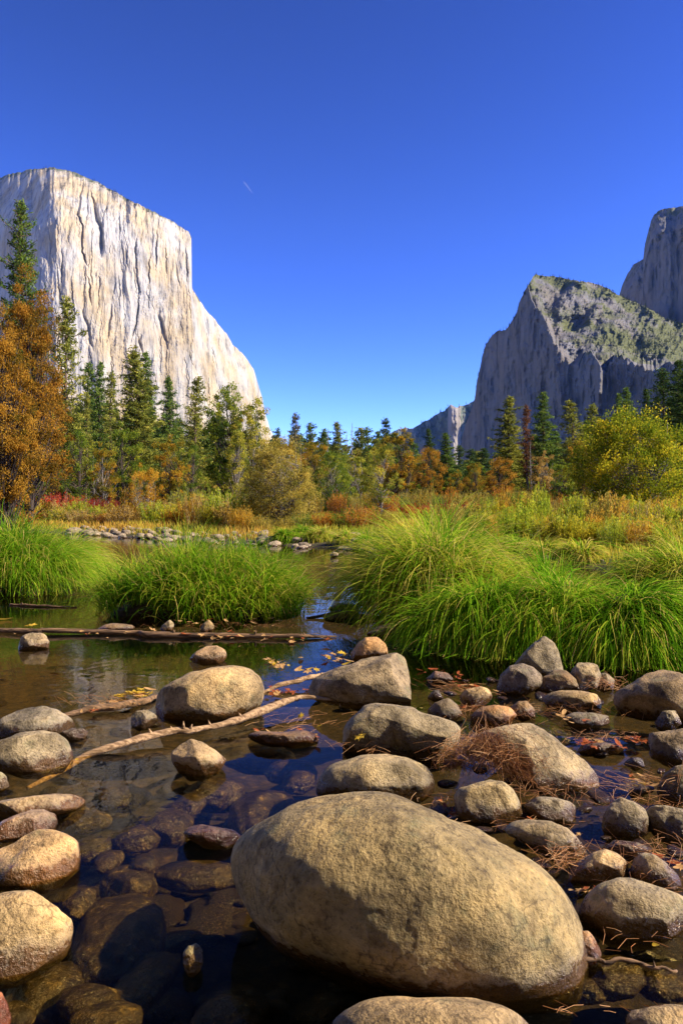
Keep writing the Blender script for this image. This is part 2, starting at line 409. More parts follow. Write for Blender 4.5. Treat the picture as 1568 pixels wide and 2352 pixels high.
# ------------------------------------------------------------------ ground and water
BX = [-400, -60, -14, -5.4, 0.2, 3.8, 5.1, 6.0, 8, 12, 60, 400]
BY = [90, 62, 42, 30, 24.5, 18, 15.2, 12.8, 8, 2, -60, -400]
def bank_s(x, y):
    return (np.asarray(y) - np.interp(x, BX, BY)) * 0.8
def ground_z(x, y):
    x = np.asarray(x, float); y = np.asarray(y, float)
    s = bank_s(x, y)
    p = P3(x * 0.35, y * 0.35, 0.0)
    nz = vnoise(p, 3).reshape(x.shape) if x.ndim else vnoise(p, 3)[0]
    p2 = P3(x * 1.7, y * 1.7, 0.0)
    n2 = vnoise(p2, 5).reshape(x.shape) if x.ndim else vnoise(p2, 5)[0]
    sl = np.maximum(s, 0)
    land = 0.22 * (1 - np.exp(-sl / 1.2)) + 0.22 * (1 - np.exp(-sl / 12)) + 1.7 * (1 - np.exp(-(sl / 75) ** 2)) + 0.012 * np.clip(sl - 60, 0, 2500) + 0.05 * nz * np.minimum(sl, 3) / 3
    sw = np.maximum(-s, 0)
    bed = -(0.30 * (1 - np.exp(-sw / 1.6))) + 0.05 * nz + 0.03 * n2
    # shallower towards the right where the boulders lie
    d = np.clip((x + 0.1) / 1.3, 0, 1) * np.clip((9 - y) / 3, 0, 1)
    bed = bed * (1 - 0.6 * d) - 0.02
    yb_ = np.maximum(-y - 14 - 0.25 * np.abs(np.minimum(x, 0)), 0)
    added_hill = 190 * (1 - np.exp(-yb_ / 110)) * (1 + 0.15 * nz)  # unseen slope, added behind and left of the camera to cut sky fill
    xl = np.maximum(-x - 45, 0) * np.clip((20 - y) / 30, 0, 1)
    added_hill = np.maximum(added_hill, 190 * (1 - np.exp(-xl / 110)) * (1 + 0.15 * nz)) * np.clip((50 - x) / 40, 0, 1)
    land = land + added_hill
    bed = np.where(added_hill > 0, added_hill * 1.2 - 0.3, bed) if np.any(added_hill > 0) else bed
    return np.where(s > 0, land, np.where(added_hill > 0, bed, np.minimum(bed, 0.3 * (1 - np.exp(-sw / 0.3)) * -0.2 + 0.0)))

def gz(x, y): return float(ground_z(np.array([x]), np.array([y]))[0])

def make_ground():
    n = 520
    u = np.linspace(-1, 1, n)
    ax = np.sinh(u * 9.0) / np.sinh(9.0) * 9000
    uy = np.linspace(-1, 1, n)
    ay = np.sinh(uy * 8.2) / np.sinh(8.2) * 9000 + 6
    X, Y = np.meshgrid(ax, ay)
    Z = ground_z(X.ravel(), Y.ravel()).reshape(X.shape)
    v = np.stack([X.ravel(), Y.ravel(), Z.ravel()], 1)
    i = np.arange(n - 1)[:, None] * n + np.arange(n - 1)[None, :]
    q = np.stack([i, i + 1, i + n + 1, i + n], -1).reshape(-1, 4)
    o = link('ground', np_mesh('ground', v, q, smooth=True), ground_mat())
    tag(o, kind='structure')
make_ground()
wv = [(-200, -60, 0), (45, -60, 0), (45, 80, 0), (-200, 80, 0)]
tag(link('water', np_mesh('water', wv, [(0, 1, 2, 3)]), water_mat()), kind='structure')

# ------------------------------------------------------------------ cliffs
def cliff(name, mat, prof, depth_fn, px0, px1, nx, nv, base_py=1192, back=700, veg_fn=None, kind='structure'):
    px = np.linspace(px0, px1, nx)
    top = np.interp(px, [p[0] for p in prof], [p[1] for p in prof])
    jag = vnoise(P3(px / 5.0, px * 0, 3.3), 9) * 1.6 + vnoise(P3(px / 17.0, px * 0, 1.3), 4) * 2.0
    top = top + jag
    v = np.linspace(0, 1, nv)
    PX = np.repeat(px[None, :], nv, 0); PY = base_py + (top[None, :] - base_py) * v[:, None]
    D = depth_fn(PX.ravel(), PY.ravel(), np.repeat(v, nx)).reshape(PX.shape)
    X = (PX - CX) / F * D; Z = CAM_H + (CY - PY) / F * D
    Xs, Ys, Zs = [X], [D], [Z]
    for dy, frac in ((back * 0.25, 0.985), (back * 0.7, 0.9), (back, 0.0)):
        Db = D[-1] + dy
        pyb = base_py + (top - base_py) * frac
        Xs.append((px[None, :] - CX) / F * Db); Ys.append(Db[None, :]); Zs.append((CAM_H + (CY - pyb) / F * Db)[None, :])
    X, Yv, Z = np.concatenate(Xs), np.concatenate(Ys), np.concatenate(Zs)
    var = None
    if veg_fn is not None:
        var = np.concatenate([veg_fn(PX.ravel(), PY.ravel(), np.repeat(v, nx)), np.full(3 * nx, 0.4)])
    nr = nv + 3
    i = np.arange(nr - 1)[:, None] * nx + np.arange(nx - 1)[None, :]
    q = np.stack([i, i + 1, i + nx + 1, i + nx], -1).reshape(-1, 4)
    o = link(name, np_mesh(name, np.stack([X.ravel(), Yv.ravel(), Z.ravel()], 1), q, var=var, smooth=False), mat)
    tag(o, kind=kind)
    return PX, PY, D, top

def groove(px, py, line, width, depth, sharp=1.0):
    """a crack of the cliff face: recess (metres) along a polyline given in picture coordinates"""
    ys = np.array([p[1] for p in line], float); xs = np.array([p[0] for p in line], float)
    o = np.argsort(ys); ys, xs = ys[o], xs[o]
    box = (px > xs.min() - 25) & (px < xs.max() + 25) & (py > ys[0]) & (py < ys[-1])
    out = np.zeros(len(px)); px, py = px[box], py[box]
    if not len(px): return out
    cx = np.interp(py, ys, xs) + 3.0 * vnoise(P3(py / 14.0, px * 0, 0.5), int(xs[0]))
    t = np.clip((py - ys[0]) / 30, 0, 1) * np.clip((ys[-1] - py) / 30, 0, 1)
    t = t * np.clip(0.85 + 0.4 * vnoise(P3(py / 30.0, px * 0, 2.5), int(xs[0]) + 3), 0.3, 1.1)
    cx = cx + 1.2 * vnoise(P3(py / 5.0, px * 0, 8.5), int(xs[0]) + 8)
    wv = width * (0.35 + 0.65 * np.sqrt(t)) * (0.75 + 0.4 * vnoise(P3(py / 25.0, px * 0, 7.5), int(xs[0]) + 5))
    out[box] = depth * t * np.exp(-(np.abs(px - cx) / np.maximum(wv, 1.0)) ** 2.5)
    return out

ELCAP = [(-400, 470), (-200, 430), (-60, 415), (0, 408), (22, 400), (60, 391), (95, 386), (125, 385), (160, 392), (190, 403), (230, 421),
         (262, 440), (300, 461), (340, 480), (380, 500), (410, 518), (434, 533), (440, 548), (441, 600), (440, 655), (443, 668), (455, 682), (475, 712), (500, 742),
         (520, 765), (535, 792), (560, 815), (582, 845), (592, 880), (602, 912), (608, 945), (620, 985), (640, 1030), (660, 1100), (680, 1180)]
def z1(*p): return [(a * 0.5, b * 0.5 + 344.5) for a, b in p]
CRACKS = [(z1((385, 140), (370, 200), (358, 290), (378, 350), (375, 470), (400, 540)), 6, 26), (z1((420, 180), (430, 240), (440, 300), (468, 380), (465, 500)), 9, 36),
          (z1((548, 300), (548, 420)), 5, 26), (z1((622, 390), (625, 500), (635, 640), (630, 770), (600, 900)), 4.5, 24), (z1((690, 460), (680, 660)), 4, 20),
          (z1((525, 450), (530, 500)), 8, 26), (z1((722, 360), (715, 560)), 5, 22), (z1((855, 440), (862, 620)), 4, 18), (z1((285, 440), (285, 630)), 4, 18),
          (z1((400, 560), (420, 720)), 5, 20), (z1((515, 700), (490, 900)), 5, 24), (z1((725, 720), (745, 820), (775, 930)), 7, 26), (z1((640, 840), (655, 940)), 8, 28),
          (z1((806, 500), (826, 640)), 4, 16), (z1((365, 720), (400, 800), (430, 930)), 7, 16), (z1((490, 250), (470, 330)), 6, 26), (z1((660, 350), (640, 440)), 7, 20),
          (z1((530, 600), (520, 680)), 4, 18), (z1((880, 820), (885, 1050)), 4, 12), (z1((950, 1180), (960, 1000)), 3, 10), (z1((1010, 820), (1000, 930)), 5, 14), (z1((835, 740), (840, 770)), 5, 20),
          (z1((545, 560), (550, 740)), 3, 14), (z1((330, 600), (345, 800)), 4, 14), (z1((460, 560), (450, 760)), 4, 14), (z1((760, 420), (765, 600)), 3, 12), (z1((575, 440), (590, 560)), 3, 14)]
_r = random.Random(5)
for _ in range(90):
    x_ = _r.uniform(85, 560); t_ = float(np.interp(x_, [p[0] for p in ELCAP], [p[1] for p in ELCAP])); y_ = _r.uniform(t_ + 20, 950); L_ = _r.uniform(50, 150); k_ = _r.uniform(-0.08, 0.14)
    CRACKS.append(([(x_, y_), (x_ + k_ * L_ * 0.5, y_ + L_ / 2), (x_ + k_ * L_, y_ + L_)], _r.uniform(1.4, 2.4), _r.uniform(4, 10)))
def elcap_depth(px, py, v):
    base = np.interp(px, [-400, -80, 40, 90, 130, 300, 440, 470, 560, 640, 680], [3150, 2650, 2330, 2220, 2200, 2330, 2480, 2560, 2720, 2950, 3200])
    lean = 170 * v ** 2 + 300 * np.clip((v - 0.80) / 0.20, 0, 1) ** 2.5 * np.clip((330 - px) / 250, 0.06, 1)
    # great prow steps back to the east buttress
    east = np.clip((px - 438) / 8, 0, 1) * 0
    wob = px + 10 * vnoise(P3(py / 90.0, px / 60.0, 2.0), 21)
    rel = 9 * fbm(P3(wob / 40.0, py / 300.0, 0.0), 1, 31) + 5.5 * np.abs(vnoise(P3(wob / 26.0, py / 230.0, 3.0), 33)) + 2.5 * np.abs(vnoise(P3(wob / 11.0, py / 120.0, 3.0), 34))
    pl = fbm(P3(wob / 11.0, py / 95.0, 4.0), 3, 41) * 2.2
    rel = rel - 0.8 * (np.floor(pl) + np.clip((pl - np.floor(pl)) * 3.2, 0, 1))
    rel = rel + 0.8 * fbm(P3(px / 4.0, py / 34.0, 9.0), 4, 51, 0.6)
    amp = np.clip((v - 0.05) / 0.2, 0.3, 1) * np.where(px > 450, 0.8, 1.0)
    d = base + lean + east + rel * amp + 7 * fbm(P3(px / 55.0, py / 90.0, 8.0), 2, 35)
    # broken, blocky ground near the rim
    d = d + 2.6 * fbm(P3(px / 8.0 + py / 40.0, py / 17.0, 12.0), 4, 37, 0.6) * (0.5 + 0.8 * np.clip(vnoise(P3(px / 70.0, py / 70.0, 1.0), 38) + 0.3, 0, 1))
    rim = np.clip((py * 0 + 1) * (v - 0.72) / 0.2, 0, 1)
    d = d + rim * 7 * fbm(P3(px / 15.0, py / 55.0, 5.0), 5, 61, 0.55)
    # west recess in shade
    d = d + 60 * np.exp(-((px - 75) / 26) ** 2 - ((py - 470) / 42) ** 2) + 35 * np.exp(-((px - 20) / 20) ** 2 - ((py - 450) / 25) ** 2)
    for line, w, dep in CRACKS:
        d = d + groove(px, py, line, w * 0.62, dep * 0.85)
    return d
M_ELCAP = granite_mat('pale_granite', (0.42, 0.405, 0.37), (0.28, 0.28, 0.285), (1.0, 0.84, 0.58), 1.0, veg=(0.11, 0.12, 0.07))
def elveg(px, py, v):
    return np.clip((v - 0.965) / 0.035, 0, 1) * 0.36 * (px < 460) + 0.12
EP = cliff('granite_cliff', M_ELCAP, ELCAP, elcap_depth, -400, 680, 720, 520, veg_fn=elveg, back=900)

CATH = [(1040, 1180), (1052, 1090), (1060, 1010), (1068, 975), (1080, 945), (1090, 915), (1094, 880), (1102, 845), (1108, 815), (1116, 790), (1128, 772), (1145, 760), (1160, 757), (1172, 742), (1186, 720), (1192, 695),
        (1203, 668), (1215, 650), (1222, 638), (1232, 630), (1250, 634), (1275, 636), (1300, 640), (1325, 644), (1350, 648), (1375, 654), (1395, 662), (1410, 672), (1440, 688), (1470, 700), (1500, 714), (1520, 730), (1545, 738), (1568, 742), (1700, 800), (2000, 900)]
BND = [(1040, 500), (1200, 620), (1210, 655), (1222, 690), (1236, 715), (1255, 745), (1275, 790), (1300, 815), (1320, 850), (1328, 858), (1340, 826), (1360, 812), (1376, 835), (1388, 845), (1400, 822), (1440, 826), (1460, 838), (1500, 843), (1540, 836), (1568, 830), (1700, 830), (2000, 900)]
def cath_face(px):
    return np.interp(px, [1040, 1100, 1215, 1320, 1450, 1568, 1800, 2000], [2150, 1880, 1640, 1530, 1440, 1330, 1200, 1150])
def cath_depth(px, py, v):
    b = np.interp(px, [p[0] for p in BND], [p[1] for p in BND]) + 13 * vnoise(P3(px / 24.0, px * 0, 0.2), 71) + 5 * vnoise(P3(px / 6.0, px * 0, 0.2), 72) + 3 * vnoise(P3(px / 2.5, px * 0, 0.2), 73)
    bs = np.interp(px, [1040, 1200, 1225, 1270, 1330, 1400, 1500, 1600, 1700, 2000], [500, 615, 668, 770, 835, 835, 838, 832, 830, 900])
    up = np.maximum(b - py, 0)
    d = np.where(py > b, cath_face(px), np.maximum(cath_face(px), 1535 + 1.7 * (835 - py) + 0.25 * (px - 1330)))
    n1 = fbm(P3(px / 40.0, py / 130.0, 0.0), 4, 81) * 14 - ridged(P3(px / 16.0, py / 34.0, 2.0), 3, 91) * 4 + 2.2 * fbm(P3(px / 7.0, py / 16.0, 2.0), 4, 93)
    n2 = fbm(P3(px / 42.0 + py / 70.0, py / 44.0, 6.0), 5, 95, 0.47) * 42
    k = np.clip(up / 25, 0, 1)
    d = d + n1 * (1 - k) + n2 * k
    # lit rib running down the dark wall
    pil = np.clip((py - 826) / 8, 0, 1) * np.clip((945 - py) / 40, 0, 1)
    d = d - 46 * pil * np.exp(-((px - (1377 + 0.0 * py)) / 7.0) ** 4)
    # shaded west faces on the slope
    d = d + 15 * np.exp(-((px - 1395) / 12) ** 2 - ((py - 700) / 26) ** 2)
    return d
def cath_veg(px, py, v):
    b = np.interp(px, [p[0] for p in BND], [p[1] for p in BND])
    up = b - py
    g = np.where(up > 4, 0.36, 0.06)
    g = g + 0.26 * np.exp(-((px - 1490) / 110) ** 2 - ((py - 790) / 42) ** 2)
    g = g + 0.14 * np.clip((v - 0.93) / 0.07, 0, 1)
    return g
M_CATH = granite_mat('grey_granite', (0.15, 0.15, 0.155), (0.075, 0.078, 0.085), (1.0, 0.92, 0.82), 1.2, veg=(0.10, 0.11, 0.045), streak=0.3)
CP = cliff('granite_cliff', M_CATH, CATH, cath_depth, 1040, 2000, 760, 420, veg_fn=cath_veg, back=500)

HIGH = [(1390, 760), (1405, 710), (1420, 682), (1428, 655), (1440, 628), (1455, 608), (1476, 596), (1479, 570), (1484, 545), (1490, 522), (1494, 505), (1503, 490), (1515, 484), (1530, 480), (1550, 476), (1568, 473), (1700, 455), (1900, 560), (2000, 700)]
def high_depth(px, py, v):
    d = np.interp(px, [1390, 1480, 1568, 1800, 2000], [2600, 2330, 2150, 1850, 1750])
    d = d + 200 * np.clip((v - 0.93) / 0.07, 0, 1) ** 1.2
    return d + 26 * fbm(P3(px / 40.0, py / 150.0, 0.0), 3, 101) - 5 * ridged(P3(px / 17.0, py / 50.0, 2.0), 3, 111) + 2.2 * fbm(P3(px / 7.0, py / 16.0, 2.0), 4, 113) + np.clip((v - 0.85) / 0.1, 0, 1) * 18 * fbm(P3(px / 16.0, py / 16.0, 3.0), 4, 115)
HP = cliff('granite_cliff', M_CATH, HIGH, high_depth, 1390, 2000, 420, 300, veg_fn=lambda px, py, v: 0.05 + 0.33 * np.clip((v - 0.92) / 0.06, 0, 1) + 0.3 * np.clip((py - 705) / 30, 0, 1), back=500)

RIDGE = [(780, 1100), (860, 1020), (900, 992), (915, 985), (930, 983), (948, 984), (958, 978), (980, 965), (1000, 952), (1018, 945), (1028, 936), (1034, 929), (1040, 932), (1046, 937), (1056, 934), (1070, 930), (1085, 922), (1100, 915), (1200, 890), (1300, 900)]
def ridge_depth(px, py, v):
    d = 5200 - 1.2 * (px - 900) + 160 * v + 60 * fbm(P3(px / 30.0, py / 60.0, 0.0), 4, 121)
    d = d - 160 * np.exp(-((px - 1042) / 11) ** 4) * np.clip((py - 925) / 15, 0, 1)
    return d
M_RIDGE = granite_mat('far_ridge', (0.27, 0.26, 0.25), (0.2, 0.19, 0.18), (1, 0.93, 0.85), 0.5, veg=(0.12, 0.15, 0.12))
RP = cliff('mountain_ridge', M_RIDGE, RIDGE, ridge_depth, 780, 1300, 360, 160,
      veg_fn=lambda px, py, v: np.where((np.abs(px - 1043) < 14), 0.1, 0.55) * np.where((np.abs(px - 930) < 20) & (py < 992), 0.0, 1.0), back=1500)

def tiny_trees(name, recs, hgt, label_kind='stuff'):
    """small far conifers standing on a rim or slope: foliage spikes as one mass"""
    mb = MB()
    pts = np.array(recs)
    n = len(pts)
    hh = hgt * rng.uniform(0.5, 1.25, n)
    for k in range(26):
        t = rng.uniform(0.05, 1, n)
        r = hh * 0.20 * (1.05 - t)
        ang = rng.uniform(0, 6.28, n)
        c = pts + np.stack([np.cos(ang) * r * 0.6, np.sin(ang) * r * 0.6, t * hh], 1)
        ax = np.stack([np.cos(ang), np.sin(ang), -0.2 + 0 * ang], 1)
        v, q, a = leaf_quads(c, ax, r * 0.9 + hh * 0.03, hh * 0.05, rng.uniform(0, 1, n))
        mb.add(v, q, a=a)
    return link(name, mb.mesh(name), leaf_mat(name, [(0.035, 0.05, 0.02), (0.08, 0.095, 0.035)], 0.2, 0))

def on_grid(G, n, cond, seed=1):
    PX, PY, D, top = G
    r = np.random.default_rng(seed)
    out = []
    nv, nx = PX.shape
    tries = 0
    while len(out) < n and tries < n * 60:
        tries += 1
        i, j = r.integers(0, nv), r.integers(0, nx)
        if cond(PX[i, j], PY[i, j], i / (nv - 1), r):
            d = D[i, j]
            out.append(((PX[i, j] - CX) / F * d, d, CAM_H + (CY - PY[i, j]) / F * d - 1))
    return out
recs = on_grid(CP, 800, lambda x, y, v, r: x < 1640 and v < 1 and ((v > 0.985) or (y < np.interp(x, [p[0] for p in BND], [p[1] for p in BND]) - 8 and r.random() < (0.10 + 0.5 * math.exp(-((x - 1490) / 90) ** 2 - ((y - 790) / 40) ** 2)))), 3)
recs += on_grid(EP, 260, lambda x, y, v, r: 0 < x < 445 and v > 0.985 and r.random() < 0.4 + 0.6 * (100 < x < 330), 6)
recs += on_grid(HP, 160, lambda x, y, v, r: x < 1640 and v > 0.95, 4)
tag(tiny_trees('mountain_forest', recs, 8.5), kind='stuff')
tag(tiny_trees('mountain_forest', on_grid(RP, 500, lambda x, y, v, r: v > 0.8 and abs(x - 1041) > 12 and (x > 955 or v < .9), 5), 26), kind='stuff')

# ------------------------------------------------------------------ trees
def conifer_crown(seed, w=0.30, base=0.12, whorls=46, dens=1.0, droop=0.25, top_round=0.75, lf=0.013, patch=0.0):
    global rng
    rng = np.random.default_rng(seed)
    mb = MB(); wood = MB()
    lean = rng.uniform(-0.02, 0.02, 2)
    def axis(z): return np.array([lean[0] * z * z + 0.006 * math.sin(z * 9 + seed), lean[1] * z * z, z])
    for k in range(whorls):
        z = base + (0.985 - base) * (k / (whorls - 1)) ** 0.92
        f = (z - base) / (1 - base)
        L0 = w * 0.5 * (0.8 + 0.35 * math.sin(k * 1.7 + seed) * math.sin(k * 0.61)) * ((1 - f) ** (top_round * 0.85) * (0.35 + 0.65 * min(1, (f + 0.08) / 0.25)) + 0.035)
        nb = max(4, int(7 * dens * (1 - 0.35 * f)))
        a0 = rng.uniform(0, 6.28)
        for j in range(nb):
            az = a0 + j * 6.283 / nb + rng.normal() * 0.3
            if patch and vnoise(np.array([[math.cos(az) * 1.5, math.sin(az) * 1.5, z * 9.0]]), seed)[0] < -0.45 + patch * 0.6 - 0.2: continue
            L = L0 * rng.uniform(0.45, 1.35)
            el0 = (0.55 * f - droop + rng.normal() * 0.10)
            zz = z + rng.normal() * 0.006
            o = axis(zz)
            d = np.array([math.cos(az), math.sin(az), 0.0])
            T = np.linspace(0.15, 1, 5)
            wood.add(*tube([o + d * L * t + np.array([0, 0, L * (el0 * t + 0.15 * t * t)]) for t in (0, 0.5, 0.95)], [0.0022, 0.0014, 0.0006], 3, False)[:2], a=0.3)
            nt = max(3, int(12 * L / 0.12 * (0.6 + 0.4 * dens)))
            t = rng.uniform(0.18, 1.0, nt) ** 0.75
            c = o + d * (L * t)[:, None] + np.stack([0 * t, 0 * t, L * (el0 * t + 0.15 * t * t)], 1)
            side = np.array([-d[1], d[0], 0])
            c = c + side * (rng.normal(size=nt) * L * 0.16 * (1.15 - t))[:, None] + rng.normal(size=(nt, 3)) * 0.004
            m = 5
            cc = np.repeat(c, m, 0) + rng.normal(size=(nt * m, 3)) * lf * np.array([0.7, 0.7, 0.45])
            ax = d[None, :] * rng.uniform(0.2, 1, (nt * m, 1)) + rng.normal(size=(nt * m, 3)) * 0.55 + np.array([0, 0, 0.1])
            br = rng.uniform(0.15, 0.75)
            v, q, a = leaf_quads(cc, ax, lf * rng.uniform(0.6, 1.2, nt * m), lf * 0.26, np.clip(br + rng.normal(size=nt * m) * 0.18, 0, 1))
            mb.add(v, q, a=a)
    zt = np.linspace(-0.02, 0.97, 14)
    r = 0.0135 * (1 - zt) ** 0.9 + 0.0012
    r[0] *= 1.35
    v, q, t = tube([axis(z) for z in zt], r, 8)
    wood.add(v, q, t, a=0.7)
    # dead lower twigs
    for k in range(16):
        z = rng.uniform(base * 0.45, base + 0.06); az = rng.uniform(0, 6.28); L = rng.uniform(0.02, 0.07)
        d = np.array([math.cos(az), math.sin(az), rng.uniform(-0.5, 0.1)])
        wood.add(*tube([axis(z), axis(z) + d * L * 0.6, axis(z) + d * L], [0.002, 0.0012, 0.0005], 3, False)[:2], a=0.2)
    return mb.mesh('crown'), wood.mesh('trunk', True)

def broad_crown(seed, w=0.8, base=0.15, clumps=70, per=110, lf=0.012, trunk=0.02, upright=0.0, stems=1, shape=1.0, narrow=0.45, hang=0.0, gap=0.0):
    """deciduous tree of height 1: limbs carrying leafy clumps"""
    global rng
    rng = np.random.default_rng(seed)
    mb = MB(); wood = MB()
    forks = []
    for s in range(stems):
        ang = rng.uniform(0, 6.28); off = (0.0 if stems == 1 else rng.uniform(0.01, 0.04))
        p0 = np.array([math.cos(ang) * off, math.sin(ang) * off, -0.02])
        sp = 0.04 if stems == 1 else w * 0.25
        p1 = p0 + np.array([math.cos(ang) * sp, math.sin(ang) * sp, 0.45 + rng.uniform(-.05, .1)])
        p2 = p1 + np.array([rng.normal() * 0.04, rng.normal() * 0.04, 0.38])
        path = [p0, p0 * 0.6 + p1 * 0.4 + rng.normal(size=3) * 0.008, p1, p1 * 0.5 + p2 * 0.5 + rng.normal(size=3) * 0.01, p2]
        rr = trunk / math.sqrt(stems)
        wood.add(*tube(path, [rr * 1.2, rr, rr * 0.65, rr * 0.35, rr * 0.12], 7)[:2], a=0.6)
        forks.append((p0, p1, p2))
    cen = np.array([0, 0, (1 + base) / 2]); hz = (1 - base) / 2
    k = 0; guard = 0
    while k < clumps and guard < clumps * 20:
        guard += 1
        u = rng.normal(size=3); u /= np.linalg.norm(u)
        rad = rng.uniform(0.35, 1.0) ** 0.5
        prof = 1.0
        p = np.array([u[0] * w * 0.5, u[1] * w * 0.5, u[2] * hz]) * rad * rng.uniform(0.78, 1.14)
        f = (p[2] / hz + 1) / 2
        prof = (1 - 0.45 * max(0, (f - 0.4)) * shape)
        p[:2] *= prof
        p = p + cen
        k += 1
        s = 0.5 * max(w, 0.55) * rng.uniform(0.08, 0.21)
        fk = forks[rng.integers(0, stems)]
        t = np.clip((p[2] - 0.12) / 0.85, 0.08, 0.95) * rng.uniform(0.55, 0.9)
        a = fk[0] * (1 - t) ** 2 + 2 * fk[1] * t * (1 - t) + fk[2] * t * t
        mid = (a + p) / 2 + np.array([0, 0, -0.02 + 0.03 * rng.normal()])
        wood.add(*tube([a, mid, p], [trunk * 0.28, trunk * 0.16, trunk * 0.06], 4, False)[:2], a=0.4)
        n = int(per * rng.uniform(0.5, 1.3))
        q = rng.normal(size=(n, 3)); q /= np.linalg.norm(q, axis=1)[:, None]
        q *= (rng.uniform(0.1, 1, (n, 1)) ** 0.45) * s * np.array([1.15, 1.15, 0.8 + upright * 0.8])
        c = p + q + rng.normal(size=(n, 3)) * s * 0.14
        ax = rng.normal(size=(n, 3)) + np.array([0, 0, upright * 2.0 - hang * 2.0])
        b = rng.uniform(0.05, 0.95)
        v, qq, at = leaf_quads(c, ax, lf * rng.uniform(0.6, 1.25, n), lf * narrow * rng.uniform(0.7, 1.2, n), np.clip(b + rng.normal(size=n) * 0.17, 0, 1))
        mb.add(v, qq, a=at)
    return mb.mesh('crown'), wood.mesh('trunk', True)

def snag(seed):
    """bare dead conifer"""
    global rng
    rng = np.random.default_rng(seed)
    wood = MB()
    zt = np.linspace(-0.02, 1, 10)
    wood.add(*tube([(0.01 * math.sin(z * 6), 0, z) for z in zt], 0.011 * (1 - zt) ** 0.8 + 0.002, 6), a=0.6)
    for k in range(110):
        z = rng.uniform(0.25, 0.97); az = rng.uniform(0, 6.28); L = 0.11 * (1.1 - z) * rng.uniform(0.4, 1.2) + 0.01
        d = np.array([math.cos(az), math.sin(az), rng.uniform(-0.3, 0.4)])
        o = np.array([0.01 * math.sin(z * 6), 0, z])
        wood.add(*tube([o, o + d * L * 0.6 + rng.normal(size=3) * 0.003, o + d * L], [0.0022, 0.0015, 0.0006], 3, False)[:2], a=0.3)
    return wood.mesh('trunk')

def P(*c): return [tuple(x) for x in c]
GREEN = leaf_mat('needles_green', P((0.046, 0.090, 0.021), (0.138, 0.214, 0.038), (0.276, 0.338, 0.052)), 0.25)
DKGREEN = leaf_mat('needles_dark', P((0.024, 0.055, 0.015), (0.070, 0.118, 0.027), (0.150, 0.196, 0.042)), 0.2)
OLGREEN = leaf_mat('needles_olive', P((0.081, 0.101, 0.021), (0.253, 0.270, 0.043), (0.460, 0.406, 0.069)), 0.25)
GREYN = leaf_mat('needles_grey', P((0.080, 0.078, 0.042), (0.160, 0.149, 0.072), (0.240, 0.204, 0.096)), 0.2)
RUSTN = leaf_mat('needles_rust', P((0.104, 0.045, 0.020), (0.208, 0.089, 0.034), (0.260, 0.140, 0.049)), 0.2)
L_OAK = leaf_mat('oak_leaves', P((0.09, 0.085, 0.012), (0.40, 0.20, 0.024), (0.58, 0.33, 0.045)), 0.4)
L_OAKB = leaf_mat('oak_leaves_brown', P((0.105, 0.073, 0.013), (0.330, 0.176, 0.022), (0.510, 0.250, 0.034)), 0.4)
L_OAKG = leaf_mat('oak_leaves_green_gold', P((0.080, 0.094, 0.014), (0.320, 0.251, 0.024), (0.576, 0.314, 0.036)), 0.4)
L_GOLD = leaf_mat('golden_leaves', P((0.30, 0.14, 0.01), (0.60, 0.33, 0.025), (0.75, 0.48, 0.06)), 0.45)
L_YEL = leaf_mat('yellow_green_leaves', P((0.08, 0.13, 0.010), (0.28, 0.32, 0.020), (0.66, 0.50, 0.030)), 0.45)
L_WIL = leaf_mat('willow_leaves', P((0.120, 0.127, 0.022), (0.380, 0.314, 0.053), (0.680, 0.510, 0.105)), 0.35)
L_ALD = leaf_mat('green_leaves', P((0.057, 0.102, 0.014), (0.190, 0.261, 0.028), (0.418, 0.410, 0.043)), 0.4)
L_ALY = leaf_mat('light_green_leaves', P((0.108, 0.141, 0.020), (0.324, 0.335, 0.041), (0.648, 0.529, 0.068)), 0.4)
L_RED = leaf_mat('red_leaves', P((0.22, 0.015, 0.012), (0.55, 0.06, 0.03), (0.70, 0.18, 0.05)), 0.4)
L_DRED = leaf_mat('dark_red_leaves', P((0.12, 0.012, 0.012), (0.34, 0.03, 0.025), (0.40, 0.12, 0.04)), 0.4)
L_TAN = leaf_mat('tan_leaves', P((0.210, 0.132, 0.034), (0.450, 0.294, 0.068), (0.630, 0.441, 0.113)), 0.35)
L_ORG = leaf_mat('orange_shrub_leaves', P((0.270, 0.106, 0.020), (0.567, 0.238, 0.030), (0.743, 0.397, 0.051)), 0.4)
B_PINE = bark_mat('pine_bark', (0.05, 0.032, 0.022), (0.17, 0.10, 0.06), 60)
B_GREY = bark_mat('grey_bark', (0.09, 0.075, 0.06), (0.30, 0.26, 0.22), 60)
B_DARK = bark_mat('dark_bark', (0.03, 0.022, 0.016), (0.10, 0.07, 0.05), 60)

